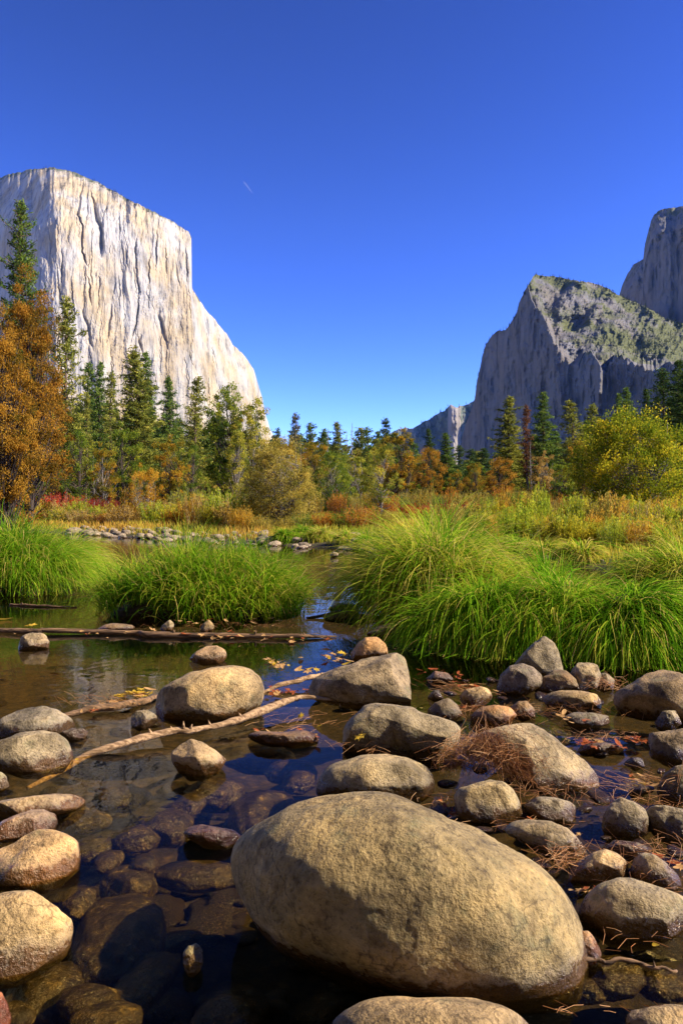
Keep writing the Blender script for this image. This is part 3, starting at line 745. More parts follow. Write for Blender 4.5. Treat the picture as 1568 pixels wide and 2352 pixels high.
CON = [conifer_crown(1, 0.30, 0.16, 48, 1.0), conifer_crown(2, 0.26, 0.22, 44, 0.8, 0.1, 0.6, 0.013, 0.25),
       conifer_crown(3, 0.36, 0.10, 50, 1.1, 0.3), conifer_crown(4, 0.22, 0.30, 40, 0.7, 0.15, 0.5, 0.013, 0.35), conifer_crown(5, 0.32, 0.14, 54, 1.1, 0.2, 0.85)]
CONW = [0.30, 0.26, 0.36, 0.22, 0.32]
CONH = conifer_crown(6, 0.34, 0.05, 84, 1.3, 0.22, 0.62, 0.0085, 0.2)
LOWC = [conifer_crown(8, 0.34, 0.12, 32, 0.8, 0.2, 0.6, 0.02), conifer_crown(9, 0.40, 0.06, 34, 0.85, 0.2, 0.65, 0.021)]
DEC = [broad_crown(21, 0.75, 0.16, 90, 120), broad_crown(22, 0.55, 0.12, 90, 120, stems=2), broad_crown(23, 1.0, 0.10, 100, 120, lf=0.014),
       broad_crown(24, 0.38, 0.16, 90, 100, lf=0.010, upright=0.1, trunk=0.014)]
DECW = [0.75, 0.55, 1.0, 0.38]
LOWD = [broad_crown(31, 0.9, -0.05, 60, 60, lf=0.026, shape=0.4), broad_crown(32, 0.7, -0.05, 55, 60, lf=0.026, shape=0.4)]

def plant_tree(meshes, w0, px, top, Y, wpx, leaf, bark, label, cat, name='pine_tree', group='trees along the meadow edge', rz=None, base=None):
    X = (px - CX) / F * Y
    zb = gz(X, Y) if base is None else base
    H = CAM_H + (CY - top) / F * Y - zb
    W = wpx / F * Y
    e = empty(name, (X, Y, zb))
    tag(e, label, cat, group)
    s = W / (w0 * 1.0)
    for nm, me, mt in (('crown', meshes[0], leaf), ('trunk', meshes[1], bark)):
        o = link(nm, me, mt, e)
        o.scale = (s, s, H) if nm == 'crown' else (max(s, H * 0.8) if w0 < 0.45 else s, max(s, H * 0.8) if w0 < 0.45 else s, H)
    e.rotation_euler.z = rnd.uniform(0, 6.28) if rz is None else rz
    return e

# conifers: mesh index, px, top py, distance, width px, leaves, label
CONS = [
 (1, 150, 688, 88, 66, OLGREEN, 'tall thin pine just right of the big orange oak, bare granite behind it'),
 (3, 200, 835, 120, 48, GREEN, 'slim green conifer, first to the right of the tall thin pine'),
 (0, 228, 833, 118, 52, GREEN, 'slim pointed green conifer, second right of the tall thin pine'),
 (3, 252, 856, 112, 40, OLGREEN, 'narrow olive conifer close against the left side of the broad pine'),
 (4, 316, 808, 84, 92, OLGREEN, 'broad full olive-green pine standing in front of the middle of the pale cliff'),
 (0, 340, 812, 95, 60, GREEN, 'dark green conifer pressed behind the right side of the broad pine'),
 (0, 388, 866, 105, 54, GREEN, 'green pointed conifer right of the broad pine with cliff on both sides'),
 (1, 448, 868, 92, 54, OLGREEN, 'thin see-through pine in front of the pale cliff near its right foot'),
 (3, 636, 984, 150, 22, DKGREEN, 'tiny pointed conifer at the foot of the pale cliff beside the open sky'),
 (3, 716, 972, 140, 34, GREEN, 'small round-topped conifer right of the grey thin-crowned one'),
 (3, 742, 986, 150, 28, GREEN, 'small bluish conifer between the round-topped one and two bare snags'),
 (0, 776, 970, 125, 50, OLGREEN, 'light green conifer at the centre of the tree line against the sky'),
 (3, 846, 982, 150, 30, GREEN, 'small conifer just left of the tall dark-tipped tree over the olive oak'),
 (3, 884, 962, 140, 30, DKGREEN, 'dark-tipped conifer rising over the olive and gold oak'),
 (0, 986, 985, 170, 34, DKGREEN, 'dark green conifer rising behind the orange oak below the far ridge'),
 (0, 1027, 995, 110, 44, GREEN, 'bright green conifer right of the orange oak in front of the stone spire'),
 (3, 1056, 1024, 170, 30, DKGREEN, 'low dark conifer at the foot of the blue shaded wall'),
 (3, 1079, 1032, 175, 34, DKGREEN, 'low dark conifer second from the stone spire'),
 (0, 1166, 912, 105, 66, OLGREEN, 'large olive conifer in front of the shaded wall, left of the dead reddish one'),
 (0, 1249, 903, 100, 58, GREEN, 'tall dark green conifer with a bare rusty tip'),
 (1, 1314, 922, 95, 52, OLGREEN, 'tall light-topped conifer left of the big yellow tree'),
 (3, 1356, 930, 105, 40, OLGREEN, 'slim olive conifer rising behind the left shoulder of the yellow tree'),
 (0, 1418, 905, 125, 36, GREEN, 'small green conifer, first behind the top of the yellow tree'),
 (0, 1441, 892, 120, 48, GREEN, 'green conifer behind the top of the yellow tree, below the lit rib of rock'),
 (0, 1487, 894, 115, 44, DKGREEN, 'dark conifer right above the crest of the yellow tree'),
 (1, 1521, 850, 95, 62, DKGREEN, 'tall conifer near the right edge, its crown well above the yellow tree'),
 (2, 1550, 828, 92, 74, DKGREEN, 'tallest dark conifer at the right edge'),
 (2, 1590, 850, 78, 110, DKGREEN, 'dark green conifer cut off by the right edge of the view'),
 (1, 20, 820, 100, 90, GREEN, 'green pine behind the lower part of the tall left pine'),
 (0, 105, 900, 105, 70, OLGREEN, 'olive pine hidden behind the orange oak'),
]
for (k, px, top, Y, w, lm, lab) in CONS:
    plant_tree(CON[k], CONW[k], px, top, Y, w * 1.68, lm, B_PINE, lab, 'conifer', 'pine_tree', 'conifers of the valley forest')
plant_tree(CONH, 0.34, 54, 462, 62, 165, GREEN, B_PINE, 'tallest pine of all, on the far left with its top against the pale cliff', 'conifer', 'pine_tree', 'conifers of the valley forest')
plant_tree(CON[3], 0.22, 680, 950, 120, 46, GREYN, B_GREY, 'grey thin-crowned conifer standing against the sky left of centre', 'conifer', 'pine_tree', 'conifers of the valley forest')
plant_tree(CON[3], 0.22, 1210, 932, 95, 42, RUSTN, B_DARK, 'dying conifer with sparse rusty needles in front of the shaded wall', 'conifer', 'pine_tree', 'conifers of the valley forest')
plant_tree(CON[3], 0.22, 1390, 968, 100, 34, RUSTN, B_PINE, 'small rust-brown conifer at the left shoulder of the yellow tree', 'conifer', 'pine_tree', 'conifers of the valley forest')
SN = [snag(41), snag(42)]
for i, (px, top, Y, lab) in enumerate([(754, 982, 130, 'thin bare dead tree against the sky, leftmost of three snags at centre'), (797, 990, 130, 'thin bare dead tree against the sky, middle one of three snags at centre'),
        (809, 970, 125, 'tallest bare dead tree against the sky, rightmost of three snags at centre'), (1218, 1010, 80, 'grey bare dead tree right of the second orange oak'), (216, 1040, 75, 'grey bare trunk in the shade of the left grove')]):
    X = (px - CX) / F * Y; zb = gz(X, Y); H = CAM_H + (CY - top) / F * Y - zb
    o = link('dead_tree', SN[i % 2], B_GREY, None, (X, Y, zb)); o.scale = (H * 0.8, H * 0.8, H); tag(o, lab, 'dead tree', 'bare dead trees')
# reddish pine with a clean pole trunk in the left grove
o = plant_tree(CON[3], 0.22, 198, 905, 72, 44, OLGREEN, B_PINE, 'pine with a long clean reddish trunk in the left grove', 'conifer', 'pine_tree', 'conifers of the valley forest')

OAKH = broad_crown(51, 0.46, 0.06, 260, 170, lf=0.0068, trunk=0.022, gap=0.2)
YELH = broad_crown(52, 1.25, 0.02, 330, 130, lf=0.0125, trunk=0.018, stems=3, narrow=0.5)
WILH = broad_crown(53, 0.9, -0.03, 300, 150, lf=0.0115, trunk=0.016, stems=5, narrow=0.3, shape=0.7, hang=0.2)
GOLH = broad_crown(54, 1.0, 0.03, 70, 120, lf=0.016, trunk=0.016, stems=5, narrow=0.35, shape=0.6, upright=0.25)
plant_tree(OAKH, 0.46, 66, 652, 46, 170, L_OAKB, B_DARK, 'tall brown and olive oak at the foot of the tallest pine', 'oak tree', 'oak_tree', 'autumn oaks')
plant_tree(OAKH, 0.46, 8, 738, 34, 168, L_OAK, B_DARK, 'bright orange-brown oak at the left edge, in front of the taller oak', 'oak tree', 'oak_tree', 'autumn oaks', rz=2.0)
plant_tree(YELH, 1.25, 1452, 944, 34, 292, L_YEL, B_GREY, 'big spreading yellow-green tree filling the right side of the tree line', 'tree', 'cottonwood_tree', 'autumn trees with pale bark')
plant_tree(WILH, 0.85, 641, 1006, 36, 168, L_WIL, B_GREY, 'large rounded tan-green willow leaning over the far gravel bar', 'willow', 'willow_tree', 'willows of the far bank')
plant_tree(GOLH, 1.0, 330, 1062, 48, 92, L_GOLD, B_GREY, 'golden rounded willow standing in the left meadow', 'willow', 'willow_tree', 'willows of the far bank')
DECS = [
 (3, 519, 868, 62, 96, L_ALD, B_DARK, 'airy green alder with a dark straight trunk before the cliff foot'),
 (3, 577, 906, 60, 96, L_ALY, B_GREY, 'pale green willow-like tree right of the airy alder'),
 (1, 545, 985, 58, 70, L_ALY, B_GREY, 'short light green tree between alder and big willow'),
 (0, 985, 1025, 90, 84, L_OAK, B_DARK, 'round orange oak below the stone spire'),
 (0, 1148, 1048, 88, 82, L_OAK, B_DARK, 'round orange-brown oak in front of the shaded wall'),
 (0, 1090, 1062, 92, 56, L_OAKG, B_DARK, 'smaller gold-green oak left of the orange-brown one'),
 (2, 912, 975, 95, 106, L_OAKG, B_DARK, 'wide olive and gold oak right of centre in the tree line'),
 (1, 876, 1022, 60, 100, L_ALY, B_GREY, 'yellow-green aspen with white stems right of centre'),
 (0, 765, 1035, 75, 105, L_ALD, B_GREY, 'green leafy tree right of the large rounded willow'),
 (1, 720, 1010, 90, 90, L_OAKG, B_DARK, 'olive leafy tree behind the right shoulder of the willow'),
 (1, 815, 1030, 80, 70, L_ALY, B_GREY, 'pale green leafy tree between two greener ones at centre'),
 (1, 660, 1000, 95, 90, L_OAKB, B_DARK, 'rust-topped oak showing above the large willow'),
 (1, 290, 960, 78, 90, L_ALD, B_DARK, 'green leafy tree in the left grove left of the golden willow'),
 (0, 180, 985, 70, 110, L_ALD, B_DARK, 'green leafy tree beside the orange oak at the left'),
 (0, 385, 990, 75, 90, L_OAKG, B_DARK, 'olive leafy tree above and right of the golden willow'),
 (1, 240, 1010, 66, 70, L_OAKG, B_GREY, 'olive-gold young oak in the left grove'),
 (0, 440, 1020, 80, 90, L_ALD, B_DARK, 'shadowy green tree below the thin see-through pine'),
 (1, 1330, 1010, 70, 90, L_OAKG, B_DARK, 'olive tree with rusty top left of the big yellow tree'),
 (1, 1245, 1030, 75, 60, L_TAN, B_GREY, 'thin tan-leaved tree beneath the rusty-tipped conifer'),
 (0, 1290, 1050, 64, 60, L_ALD, B_DARK, 'dark green leafy tree under the light-topped conifer'),
 (0, 1045, 1075, 88, 44, L_OAKG, B_DARK, 'low gold-green tree between the two orange oaks'),
 (1, 120, 880, 66, 100, L_OAKB, B_DARK, 'brown-leaved oak filling the gap behind the two left oaks'),
]
for (k, px, top, Y, w, lm, bm, lab) in DECS:
    k = int(np.argmin([abs(q_ - w * 1.05 / (1150 - top)) for q_ in DECW]))
    nm = 'oak_tree' if 'oak' in lab.split(' in ')[0].split(' behind')[0].split(' left')[0].split(' with')[0] else 'leafy_tree'
    plant_tree(DEC[k], DECW[k], px, top, Y, w * 1.05, lm, bm, lab, 'tree', nm, 'leafy trees of the meadow edge')

# background forest, rows of trees nothing tells apart
skyline = ([-150, 60, 150, 250, 420, 520, 600, 640, 900, 960, 1060, 1150, 1260, 1400, 1568, 1750], [880, 895, 905, 915, 945, 962, 980, 992, 992, 1035, 1060, 1030, 995, 970, 930, 900])
for i in range(110):
    px = -140 + i * 1850 / 109 + rnd.uniform(-8, 8); Y = rnd.uniform(150, 230)
    top = np.interp(px, *skyline) + rnd.uniform(-12, 40)
    plant_tree(LOWC[i % 2], (0.34, 0.40)[i % 2], px, top, Y, rnd.uniform(58, 84), (GREEN, OLGREEN, DKGREEN, OLGREEN)[i % 4], B_DARK, 'green conifer in the dense back rows of the forest, half hidden by nearer trees', 'conifer', 'pine_tree', 'back rows of the forest')
for i in range(104):
    px = -120 + i * 1800 / 103 + rnd.uniform(-10, 10); Y = rnd.uniform(100, 140)
    top = max(np.interp(px, *skyline) + 38, 1040) + rnd.uniform(-18, 26)
    plant_tree(LOWD[i % 2], (0.9, 0.7)[i % 2], px, top, Y, rnd.uniform(60, 95), (L_ALD, L_OAKG, L_ALD, L_OAKB, L_WIL)[i % 5], B_DARK, 'small leafy tree in the understorey at the back of the meadow', 'tree', 'leafy_tree', 'understorey trees')

# unseen conifers added behind the camera to block sky light from shaded sides
for i in range(64):
    X = rnd.uniform(-70, 16); Y = -rnd.uniform(20, 60) - 0.25 * abs(min(X, 0)); H = rnd.uniform(20, 30)
    e = empty('pine_tree', (X, Y, gz(X, Y) - 0.3)); tag(e, 'tall conifer added out of view behind the near bank to block sky light', 'conifer', 'added conifers behind the near bank')
    k = i % 2
    for nm, me, mt in (('crown', LOWC[k][0], (GREEN, DKGREEN)[k]), ('trunk', LOWC[k][1], B_PINE)):
        o = link(nm, me, mt, e); w_ = H * 0.34 / (0.34, 0.40)[k]; o.scale = (w_, w_, H)
    e.rotation_euler.z = rnd.uniform(0, 6.28)

# ------------------------------------------------------------------ shrubs of the meadow
def upright_shrub(seed, stems=56, per=70, w=1.0, lf=0.045, nar=0.17):
    """many thin stems leafed all the way, height 1"""
    global rng
    rng = np.random.default_rng(seed)
    mb = MB(); wood = MB()
    for s in range(stems):
        a = rng.uniform(0, 6.28); r = rng.uniform(0, 1) ** 0.6 * w * 0.38
        p0 = np.array([math.cos(a) * r, math.sin(a) * r, 0])
        h = rng.uniform(0.5, 1.0) * (1 - 0.25 * r / (w * 0.4))
        p1 = p0 + np.array([math.cos(a) * r * 0.5 + rng.normal() * 0.05, math.sin(a) * r * 0.5 + rng.normal() * 0.05, h])
        wood.add(*tube([p0, (p0 + p1) / 2 + rng.normal(size=3) * 0.01, p1], [0.007, 0.005, 0.002], 3, False)[:2], a=0.5)
        t = rng.uniform(0.1, 1.02, per)[:, None]
        c = p0 * (1 - t) + p1 * t + rng.normal(size=(per, 3)) * np.array([0.028, 0.028, 0.01]) * w
        ax = rng.normal(size=(per, 3)) * 0.5 + np.array([0, 0, 0.9])
        b = rng.uniform(0.15, 0.85)
        v, q, at = leaf_quads(c, ax, lf * rng.uniform(0.6, 1.2, per), lf * nar * 1.3, np.clip(b + rng.normal(size=per) * 0.2, 0, 1))
        mb.add(v, q, a=at)
    return mb.mesh('foliage'), wood.mesh('stem')
SH = [upright_shrub(61, w=1.0), upright_shrub(62, 80, 60, w=1.5), upright_shrub(63, 50, 70, w=0.8)]
SHW = [1.0, 1.5, 0.8]
L_YG = leaf_mat('yellow_green_willow', P((0.189, 0.212, 0.015), (0.486, 0.450, 0.030), (0.780, 0.609, 0.051)), 0.45)
L_LIME = leaf_mat('lime_willow', P((0.150, 0.221, 0.017), (0.390, 0.470, 0.034), (0.675, 0.647, 0.068)), 0.45)
L_AMB = leaf_mat('amber_willow', P((0.34, 0.20, 0.02), (0.62, 0.38, 0.04), (0.75, 0.50, 0.08)), 0.45)

def shrub(k, px, top, Y, wpx, mat, label, group, name='willow_shrub', cat='shrub'):
    X = (px - CX) / F * Y; zb = gz(X, Y)
    H = max(CAM_H + (CY - top) / F * Y - zb, 0.35); W = wpx / F * Y
    e = empty(name, (X, Y, zb - 0.02)); tag(e, label, cat, group)
    for nm, me, mt in (('foliage', SH[k][0], mat), ('stem', SH[k][1], B_GREY)):
        o = link(nm, me, mt, e); s = W / SHW[k]; o.scale = (s, s, H)
    e.rotation_euler.z = rnd.uniform(0, 6.28)
    return e
# right meadow, near rows
for i in range(30):
    px = 990 + i * 22 + rnd.uniform(-10, 10)
    Y = np.interp(px, [990, 1180, 1400, 1640], [25, 21, 17.5, 15]) + rnd.uniform(0, 3.5)
    top = np.interp(px, [990, 1120, 1300, 1640], [1178, 1158, 1166, 1172]) + rnd.uniform(-14, 24)
    mt = (L_YG, L_LIME, L_AMB, L_YG, L_LIME)[i % 5]
    lab = {L_YG: 'yellow-green waist-high willow shrub on the near edge of the right bank', L_LIME: 'lime-green waist-high willow shrub on the near edge of the right bank', L_AMB: 'amber waist-high willow shrub on the near edge of the right bank'}[mt]
    shrub(i % 3, px, top, Y, rnd.uniform(60, 95), mt, lab, 'low willows on the near edge of the right bank')
for i in range(24):
    px = 1000 + i * 27 + rnd.uniform(-10, 10); Y = rnd.uniform(24, 32) 
    top = np.interp(px, [1000, 1100, 1200, 1300, 1640], [1150, 1128, 1118, 1134, 1140]) + rnd.uniform(-16, 18)
    mt = (L_LIME, L_YG, L_WIL, L_AMB)[i % 4]
    lab = {L_YG: 'yellow-green chest-high willow shrub behind the low willows of the right bank', L_LIME: 'lime-green chest-high willow shrub behind the low willows of the right bank', L_AMB: 'amber chest-high willow shrub behind the low willows of the right bank', L_WIL: 'olive chest-high willow shrub behind the low willows of the right bank'}[mt]
    shrub(i % 3, px, top, Y, rnd.uniform(50, 85), mt, lab, 'taller willows behind on the right bank')
shrub(2, 1243, 1095, 27, 40, L_LIME, 'tallest lime-green willow sprout rising from the right bank shrubs', 'single willow sprouts', 'willow_shrub')
shrub(2, 1158, 1105, 28, 34, L_AMB, 'tall amber willow sprout under the orange-brown oak', 'single willow sprouts', 'willow_shrub')
shrub(2, 1202, 1120, 28, 22, L_AMB, 'slim amber willow sprout beside the lime-green one', 'single willow sprouts', 'willow_shrub')
# left meadow
for i in range(34):
    px = -40 + i * 18.5 + rnd.uniform(-8, 8); Y = np.interp(px, [-40, 200, 560], [58, 50, 36]) + rnd.uniform(0, 4)
    top = np.interp(px, [-40, 150, 300, 450, 560], [1150, 1150, 1150, 1135, 1120]) + rnd.uniform(-14, 22)
    mt = (L_TAN, L_YG, L_WIL, L_LIME, L_TAN, L_LIME, L_YG, L_ORG, L_AMB)[i % 9]
    nmn = {L_YG: 'yellow-green', L_LIME: 'lime-green', L_AMB: 'amber', L_WIL: 'olive', L_TAN: 'tan', L_ORG: 'rusty orange'}[mt]
    shrub(i % 3, px, top, Y, rnd.uniform(50, 95), mt, nmn + ' shrub in the mixed scrub along the left bank behind the gravel bar', 'scrub along the left bank')
for px, top, w, mt, lab in [(135, 1118, 78, L_RED, 'brightest scarlet shrub at the edge of the left grove'), (70, 1128, 60, L_RED, 'scarlet shrub left of the brightest one'), (190, 1128, 50, L_RED, 'scarlet shrub right of the brightest one'),
        (255, 1135, 44, L_DRED, 'dark red shrub, the last of the red patch on the left'), (225, 1132, 40, L_DRED, 'dark red shrub between scarlet and last red ones'), (20, 1135, 50, L_DRED, 'dark red shrub at the left edge'),
        (540, 1128, 40, L_ORG, 'rusty orange shrub left of the large rounded willow'), (475, 1110, 70, L_ALY, 'pale green shrub below the thin pine'), (430, 1105, 80, L_ALY, 'pale green shrub right of the golden willow')]:
    shrub(1, px, top, 60 if 'red' in lab or 'scarlet' in lab else 50, w, mt, lab, 'coloured shrubs by the grove', 'autumn_shrub')
for px, top, w, mt, lab in [(945, 1148, 46, L_RED, 'scarlet shrub below the orange oak, leftmost of the right red patch'), (985, 1150, 50, L_RED, 'scarlet shrub second in the right red patch'), (1030, 1145, 50, L_DRED, 'dark red shrub third in the right red patch'),
        (1075, 1140, 50, L_DRED, 'dark red shrub at the right end of the red patch'), (745, 1165, 60, L_ORG, 'rusty shrub at the foot of the green tree right of the willow'), (820, 1150, 90, L_ORG, 'rusty low shrub under the white-stemmed aspen'),
        (790, 1160, 80, L_ALD, 'green low shrub on the bank near the centre'), (870, 1160, 80, L_WIL, 'olive low shrub on the bank right of centre'), (700, 1170, 60, L_ALD, 'dark green shrub at the right foot of the willow'),
        (920, 1165, 80, L_YG, 'yellow-green low shrub before the scarlet ones'), (560, 1150, 70, L_AMB, 'amber shrub at the left foot of the large willow'), (600, 1175, 80, L_WIL, 'olive shrub under the left side of the large willow'), (670, 1180, 70, L_WIL, 'olive shrub under the right side of the large willow')]:
    shrub(1, px, top, 48 if 'red' in lab or 'scarlet' in lab else 34, w, mt, lab, 'coloured shrubs of the far bank', 'autumn_shrub')

for i in range(52):
    px = 540 + i * 21 + rnd.uniform(-9, 9); Y = rnd.uniform(62, 84); top = 1118 + rnd.uniform(-16, 14)
    mt = (L_ALD, L_WIL, L_OAKG, L_WIL, L_ALD, L_ORG)[i % 6]
    nmn = {L_ALD: 'green', L_WIL: 'olive', L_TAN: 'tan', L_ORG: 'rusty orange', L_OAKG: 'gold-green'}[mt]
    shrub(1, px, top, Y, rnd.uniform(34, 60), mt, nmn + ' low shrub in the thicket at the foot of the forest, centre and right', 'thicket at the foot of the forest', 'thicket_shrub')
# meadow grass: uncountable, one mass
def meadow():
    global rng
    rng = np.random.default_rng(77)
    n = 90000
    Y = 10 + 75 * rng.uniform(0, 1, n) ** 1.5
    X = rng.uniform(-0.55, 0.62, n) * Y
    s = bank_s(X, Y)
    ok = s > 0.5
    X, Y = X[ok], Y[ok]; n = len(X)
    Z = ground_z(X, Y)
    h = rng.uniform(0.10, 0.32, n) * np.clip(0.6 + Y / 50, 0.6, 1.4); w = 0.010 + Y * 0.0005
    a = rng.uniform(0, 6.28, n); ln = rng.normal(size=(n, 2)) * 0.25
    pv = np.clip(0.5 + 0.5 * fbm(P3(X * 0.3, Y * 0.15, 0.0), 3, 131) + rng.normal(size=n) * 0.15, 0, 1)
    b = np.stack([X, Y, Z - 0.02], 1); d = np.stack([np.cos(a) * w, np.sin(a) * w, 0 * a], 1)
    tip = b + np.stack([ln[:, 0] * h, ln[:, 1] * h, h], 1)
    mid = b + np.stack([ln[:, 0] * h * 0.3, ln[:, 1] * h * 0.3, h * 0.55], 1)
    v = np.stack([b - d, b + d, mid + d * 0.7, mid - d * 0.7, tip], 1).reshape(-1, 3)
    k = np.arange(n)[:, None] * 5
    o = link('meadow_grass', np_mesh('meadow_grass', v, k + np.array([[0, 1, 2, 3]]), k + np.array([[3, 2, 4]]), np.repeat(pv, 5)),
             leaf_mat('meadow_grass', P((0.14, 0.22, 0.02), (0.36, 0.40, 0.04), (0.60, 0.48, 0.06), (0.55, 0.32, 0.06)), 0.4))
    tag(o, kind='stuff')
meadow()

# ------------------------------------------------------------------ sedge tussocks
G_SEDGE = leaf_mat('sedge_blades', P((0.03, 0.10, 0.005), (0.12, 0.29, 0.010), (0.23, 0.43, 0.018), (0.58, 0.56, 0.06), (0.62, 0.46, 0.14)), 0.5, 0.0)
M_SOIL = bark_mat('root_soil', (0.012, 0.008, 0.005), (0.07, 0.042, 0.022), 20, 1.0)

def tussock(px, Y, rx, ry, mound, Lr, n, label, seed, elev=(35, 85), droop=(70, 150), bias=(0, 0), yel=0.12, wid=0.0042, zb=None, jit=1.0, bare=False):
    global rng
    rng = np.random.default_rng(seed)
    X0 = (px - CX) / F * Y
    z0 = -0.03 if zb is None else zb
    e = empty('sedge_tussock', (X0, Y, z0)); tag(e, label, 'grass tussock', 'sedge tussocks in the river')
    # mound
    nu, nv = 40, 14
    th = np.linspace(0, 2 * math.pi, nu, endpoint=False); ph = np.linspace(-0.25, math.pi / 2, nv)
    TH, PH = np.meshgrid(th, ph)
    dx = np.cos(TH) * np.cos(PH); dy = np.sin(TH) * np.cos(PH); dz = np.sin(PH)
    r = 1 + 0.22 * fbm(P3(dx.ravel() * 2.2, dy.ravel() * 2.2, dz.ravel() * 2.2 + seed), 4, seed).reshape(dx.shape)
    v = np.stack([(dx * rx * 0.92 * r).ravel(), (dy * ry * 0.92 * r).ravel(), (dz * mound * r).ravel()], 1)
    i = np.arange(nv - 1)[:, None] * nu; j = np.arange(nu)[None, :]; jn = (j + 1) % nu
    q = np.stack([i + j, i + jn, i + nu + jn, i + nu + j], -1).reshape(-1, 4)
    link('root_mound', np_mesh('root_mound', v, q, smooth=True), M_SOIL, e)
    # blades in little tufts
    nt = max(20, n // 28)
    ta = rng.uniform(0, 6.28, nt); tr = np.sqrt(rng.uniform(0, 1, nt))
    k = rng.integers(0, nt, n)
    u = np.cos(ta)[k] * tr[k] + rng.normal(size=n) * 0.05; w = np.sin(ta)[k] * tr[k] + rng.normal(size=n) * 0.05
    if bare:
        sh = (u < -0.35) & (w < 0.35) & (rng.uniform(0, 1, n) < 0.62)
        u = np.where(sh, rng.uniform(-0.2, 0.95, n), u)
    rr = np.sqrt(u * u + w * w)
    root = np.stack([u * rx, w * ry, mound * np.sqrt(np.clip(1 - rr ** 2, 0.0, 1)) * 0.95], 1)
    tufL = (rng.uniform(0.62, 1.05, nt) + 0.35 * (rng.uniform(0, 1, nt) > 0.9))[k]; tufA = (rng.normal(size=nt) * 0.45)[k]; tufB = rng.normal(size=nt)[k]
    az = np.arctan2(w * rx + bias[1], u * ry + bias[0]) + tufA * jit + rng.normal(size=n) * 0.5 * jit
    el = np.radians(elev[1] + (elev[0] - elev[1]) * np.clip(rr, 0, 1) + rng.normal(size=n) * 12)
    L = rng.uniform(Lr[0], Lr[1], n) * tufL
    dr = np.radians(rng.uniform(droop[0], droop[1], n))
    seg = 7
    pos = root.copy(); P_ = [pos.copy()]
    for s in range(seg):
        t = (s + 0.5) / seg
        ee = np.maximum(el - dr * t ** 1.3, np.radians(-84))
        pos = pos + (L / seg)[:, None] * np.stack([np.cos(az) * np.cos(ee), np.sin(az) * np.cos(ee), np.sin(ee)], 1)
        pos[:, 2] = np.maximum(pos[:, 2], -z0 + 0.006)
        az = az + rng.normal(size=n) * 0.05
        P_.append(pos.copy())
    Pn = np.stack(P_, 1)
    wd = np.array([0.8, 1, 1, 0.95, 0.85, 0.65, 0.4, 0.08]) * wid
    tw = az + math.pi / 2 + rng.normal(size=n) * 0.5
    side = np.stack([np.cos(tw), np.sin(tw), rng.normal(size=n) * 0.25], 1)
    wscale = rng.uniform(0.7, 1.3, n)
    A = Pn - side[:, None, :] * (wd[None, :] * wscale[:, None])[..., None]
    B = Pn + side[:, None, :] * (wd[None, :] * wscale[:, None])[..., None]
    v = np.stack([A, B], 2).reshape(n, -1, 3)
    m = (seg + 1) * 2
    base = np.arange(n)[:, None, None] * m + (np.arange(seg) * 2)[None, :, None]
    q = (base + np.array([0, 1, 3, 2])[None, None, :]).reshape(-1, 4)
    col = 0.29 + 0.17 * tufB + rng.normal(size=n) * 0.10 + yel * 0.8
    dry = rng.uniform(0, 1, n) < yel
    col = np.where(dry, rng.uniform(0.7, 1.0, n), np.clip(col, 0.0, 0.72))
    # blades yellow a little to the tip
    tipy = np.linspace(0, 1, seg + 1) ** 2 * 0.12
    cv = np.clip(col[:, None] + tipy[None, :], 0, 1)
    cv = np.repeat(cv, 2, axis=1)
    link('blades', np_mesh('blades', v.reshape(-1, 3), q, var=cv.ravel(), smooth=True), G_SEDGE, e)
    return e

tussock(30, 11.4, 0.72, 0.6, 0.46, (0.66, 1.0), 9000, 'tall green sedge tussock cut off by the left edge of the view', 201, yel=0.10, elev=(50, 88), droop=(60, 165), jit=1.5)
tussock(150, 12.6, 0.36, 0.4, 0.35, (0.6, 0.95), 3500, 'paler smaller sedge tussock behind the gap between the two left ones', 202, yel=0.25)
tussock(452, 8.9, 1.08, 0.55, 0.34, (0.42, 0.74), 11500, 'wide green sedge tussock left of the channel, dark earth bared on its left side', 203, elev=(58, 88), droop=(25, 140), bias=(0.25, -0.05), yel=0.14, jit=1.9, bare=True)
tussock(995, 8.1, 0.42, 0.55, 0.50, (0.78, 1.12), 9000, 'tall sedge tussock right of the channel with arching yellow-tipped blades', 204, yel=0.22, elev=(35, 86), droop=(50, 165), jit=1.7)
tussock(1135, 8.0, 0.62, 0.6, 0.42, (0.55, 0.85), 8000, 'flattened yellow-green sedge tussock behind the right pair', 205, yel=0.38, elev=(10, 50), droop=(50, 120), jit=1.4)
tussock(1290, 6.7, 0.76, 0.50, 0.33, (0.42, 0.70), 15000, 'large bright green sedge tussock drooping to the water over the right boulders', 206, yel=0.10, elev=(10, 72), droop=(70, 170), bias=(0, -0.1), jit=1.5)
tussock(1450, 6.3, 0.34, 0.42, 0.40, (0.5, 0.75), 6000, 'lower bright green sedge tussock leaning to the right edge', 207, yel=0.08, elev=(5, 50), droop=(60, 150), bias=(0.2, -0.1), jit=1.4)
tussock(1252, 7.3, 0.16, 0.16, 0.40, (0.4, 0.62), 900, 'upright sedge tuft standing up from the large bright green tussock', 208, yel=0.08, elev=(60, 88), droop=(20, 90))
tussock(1590, 9.2, 0.6, 0.5, 0.45, (0.6, 0.9), 7000, 'dark-footed sedge tussock cut off by the right edge behind the boulders', 209, yel=0.30)
tussock(1120, 6.9, 0.5, 0.3, 0.30, (0.55, 0.8), 5000, 'shaded green sedge tussock between the tall one and the large bright one', 210, yel=0.08, elev=(20, 70), droop=(90, 170), bias=(0, -0.1))
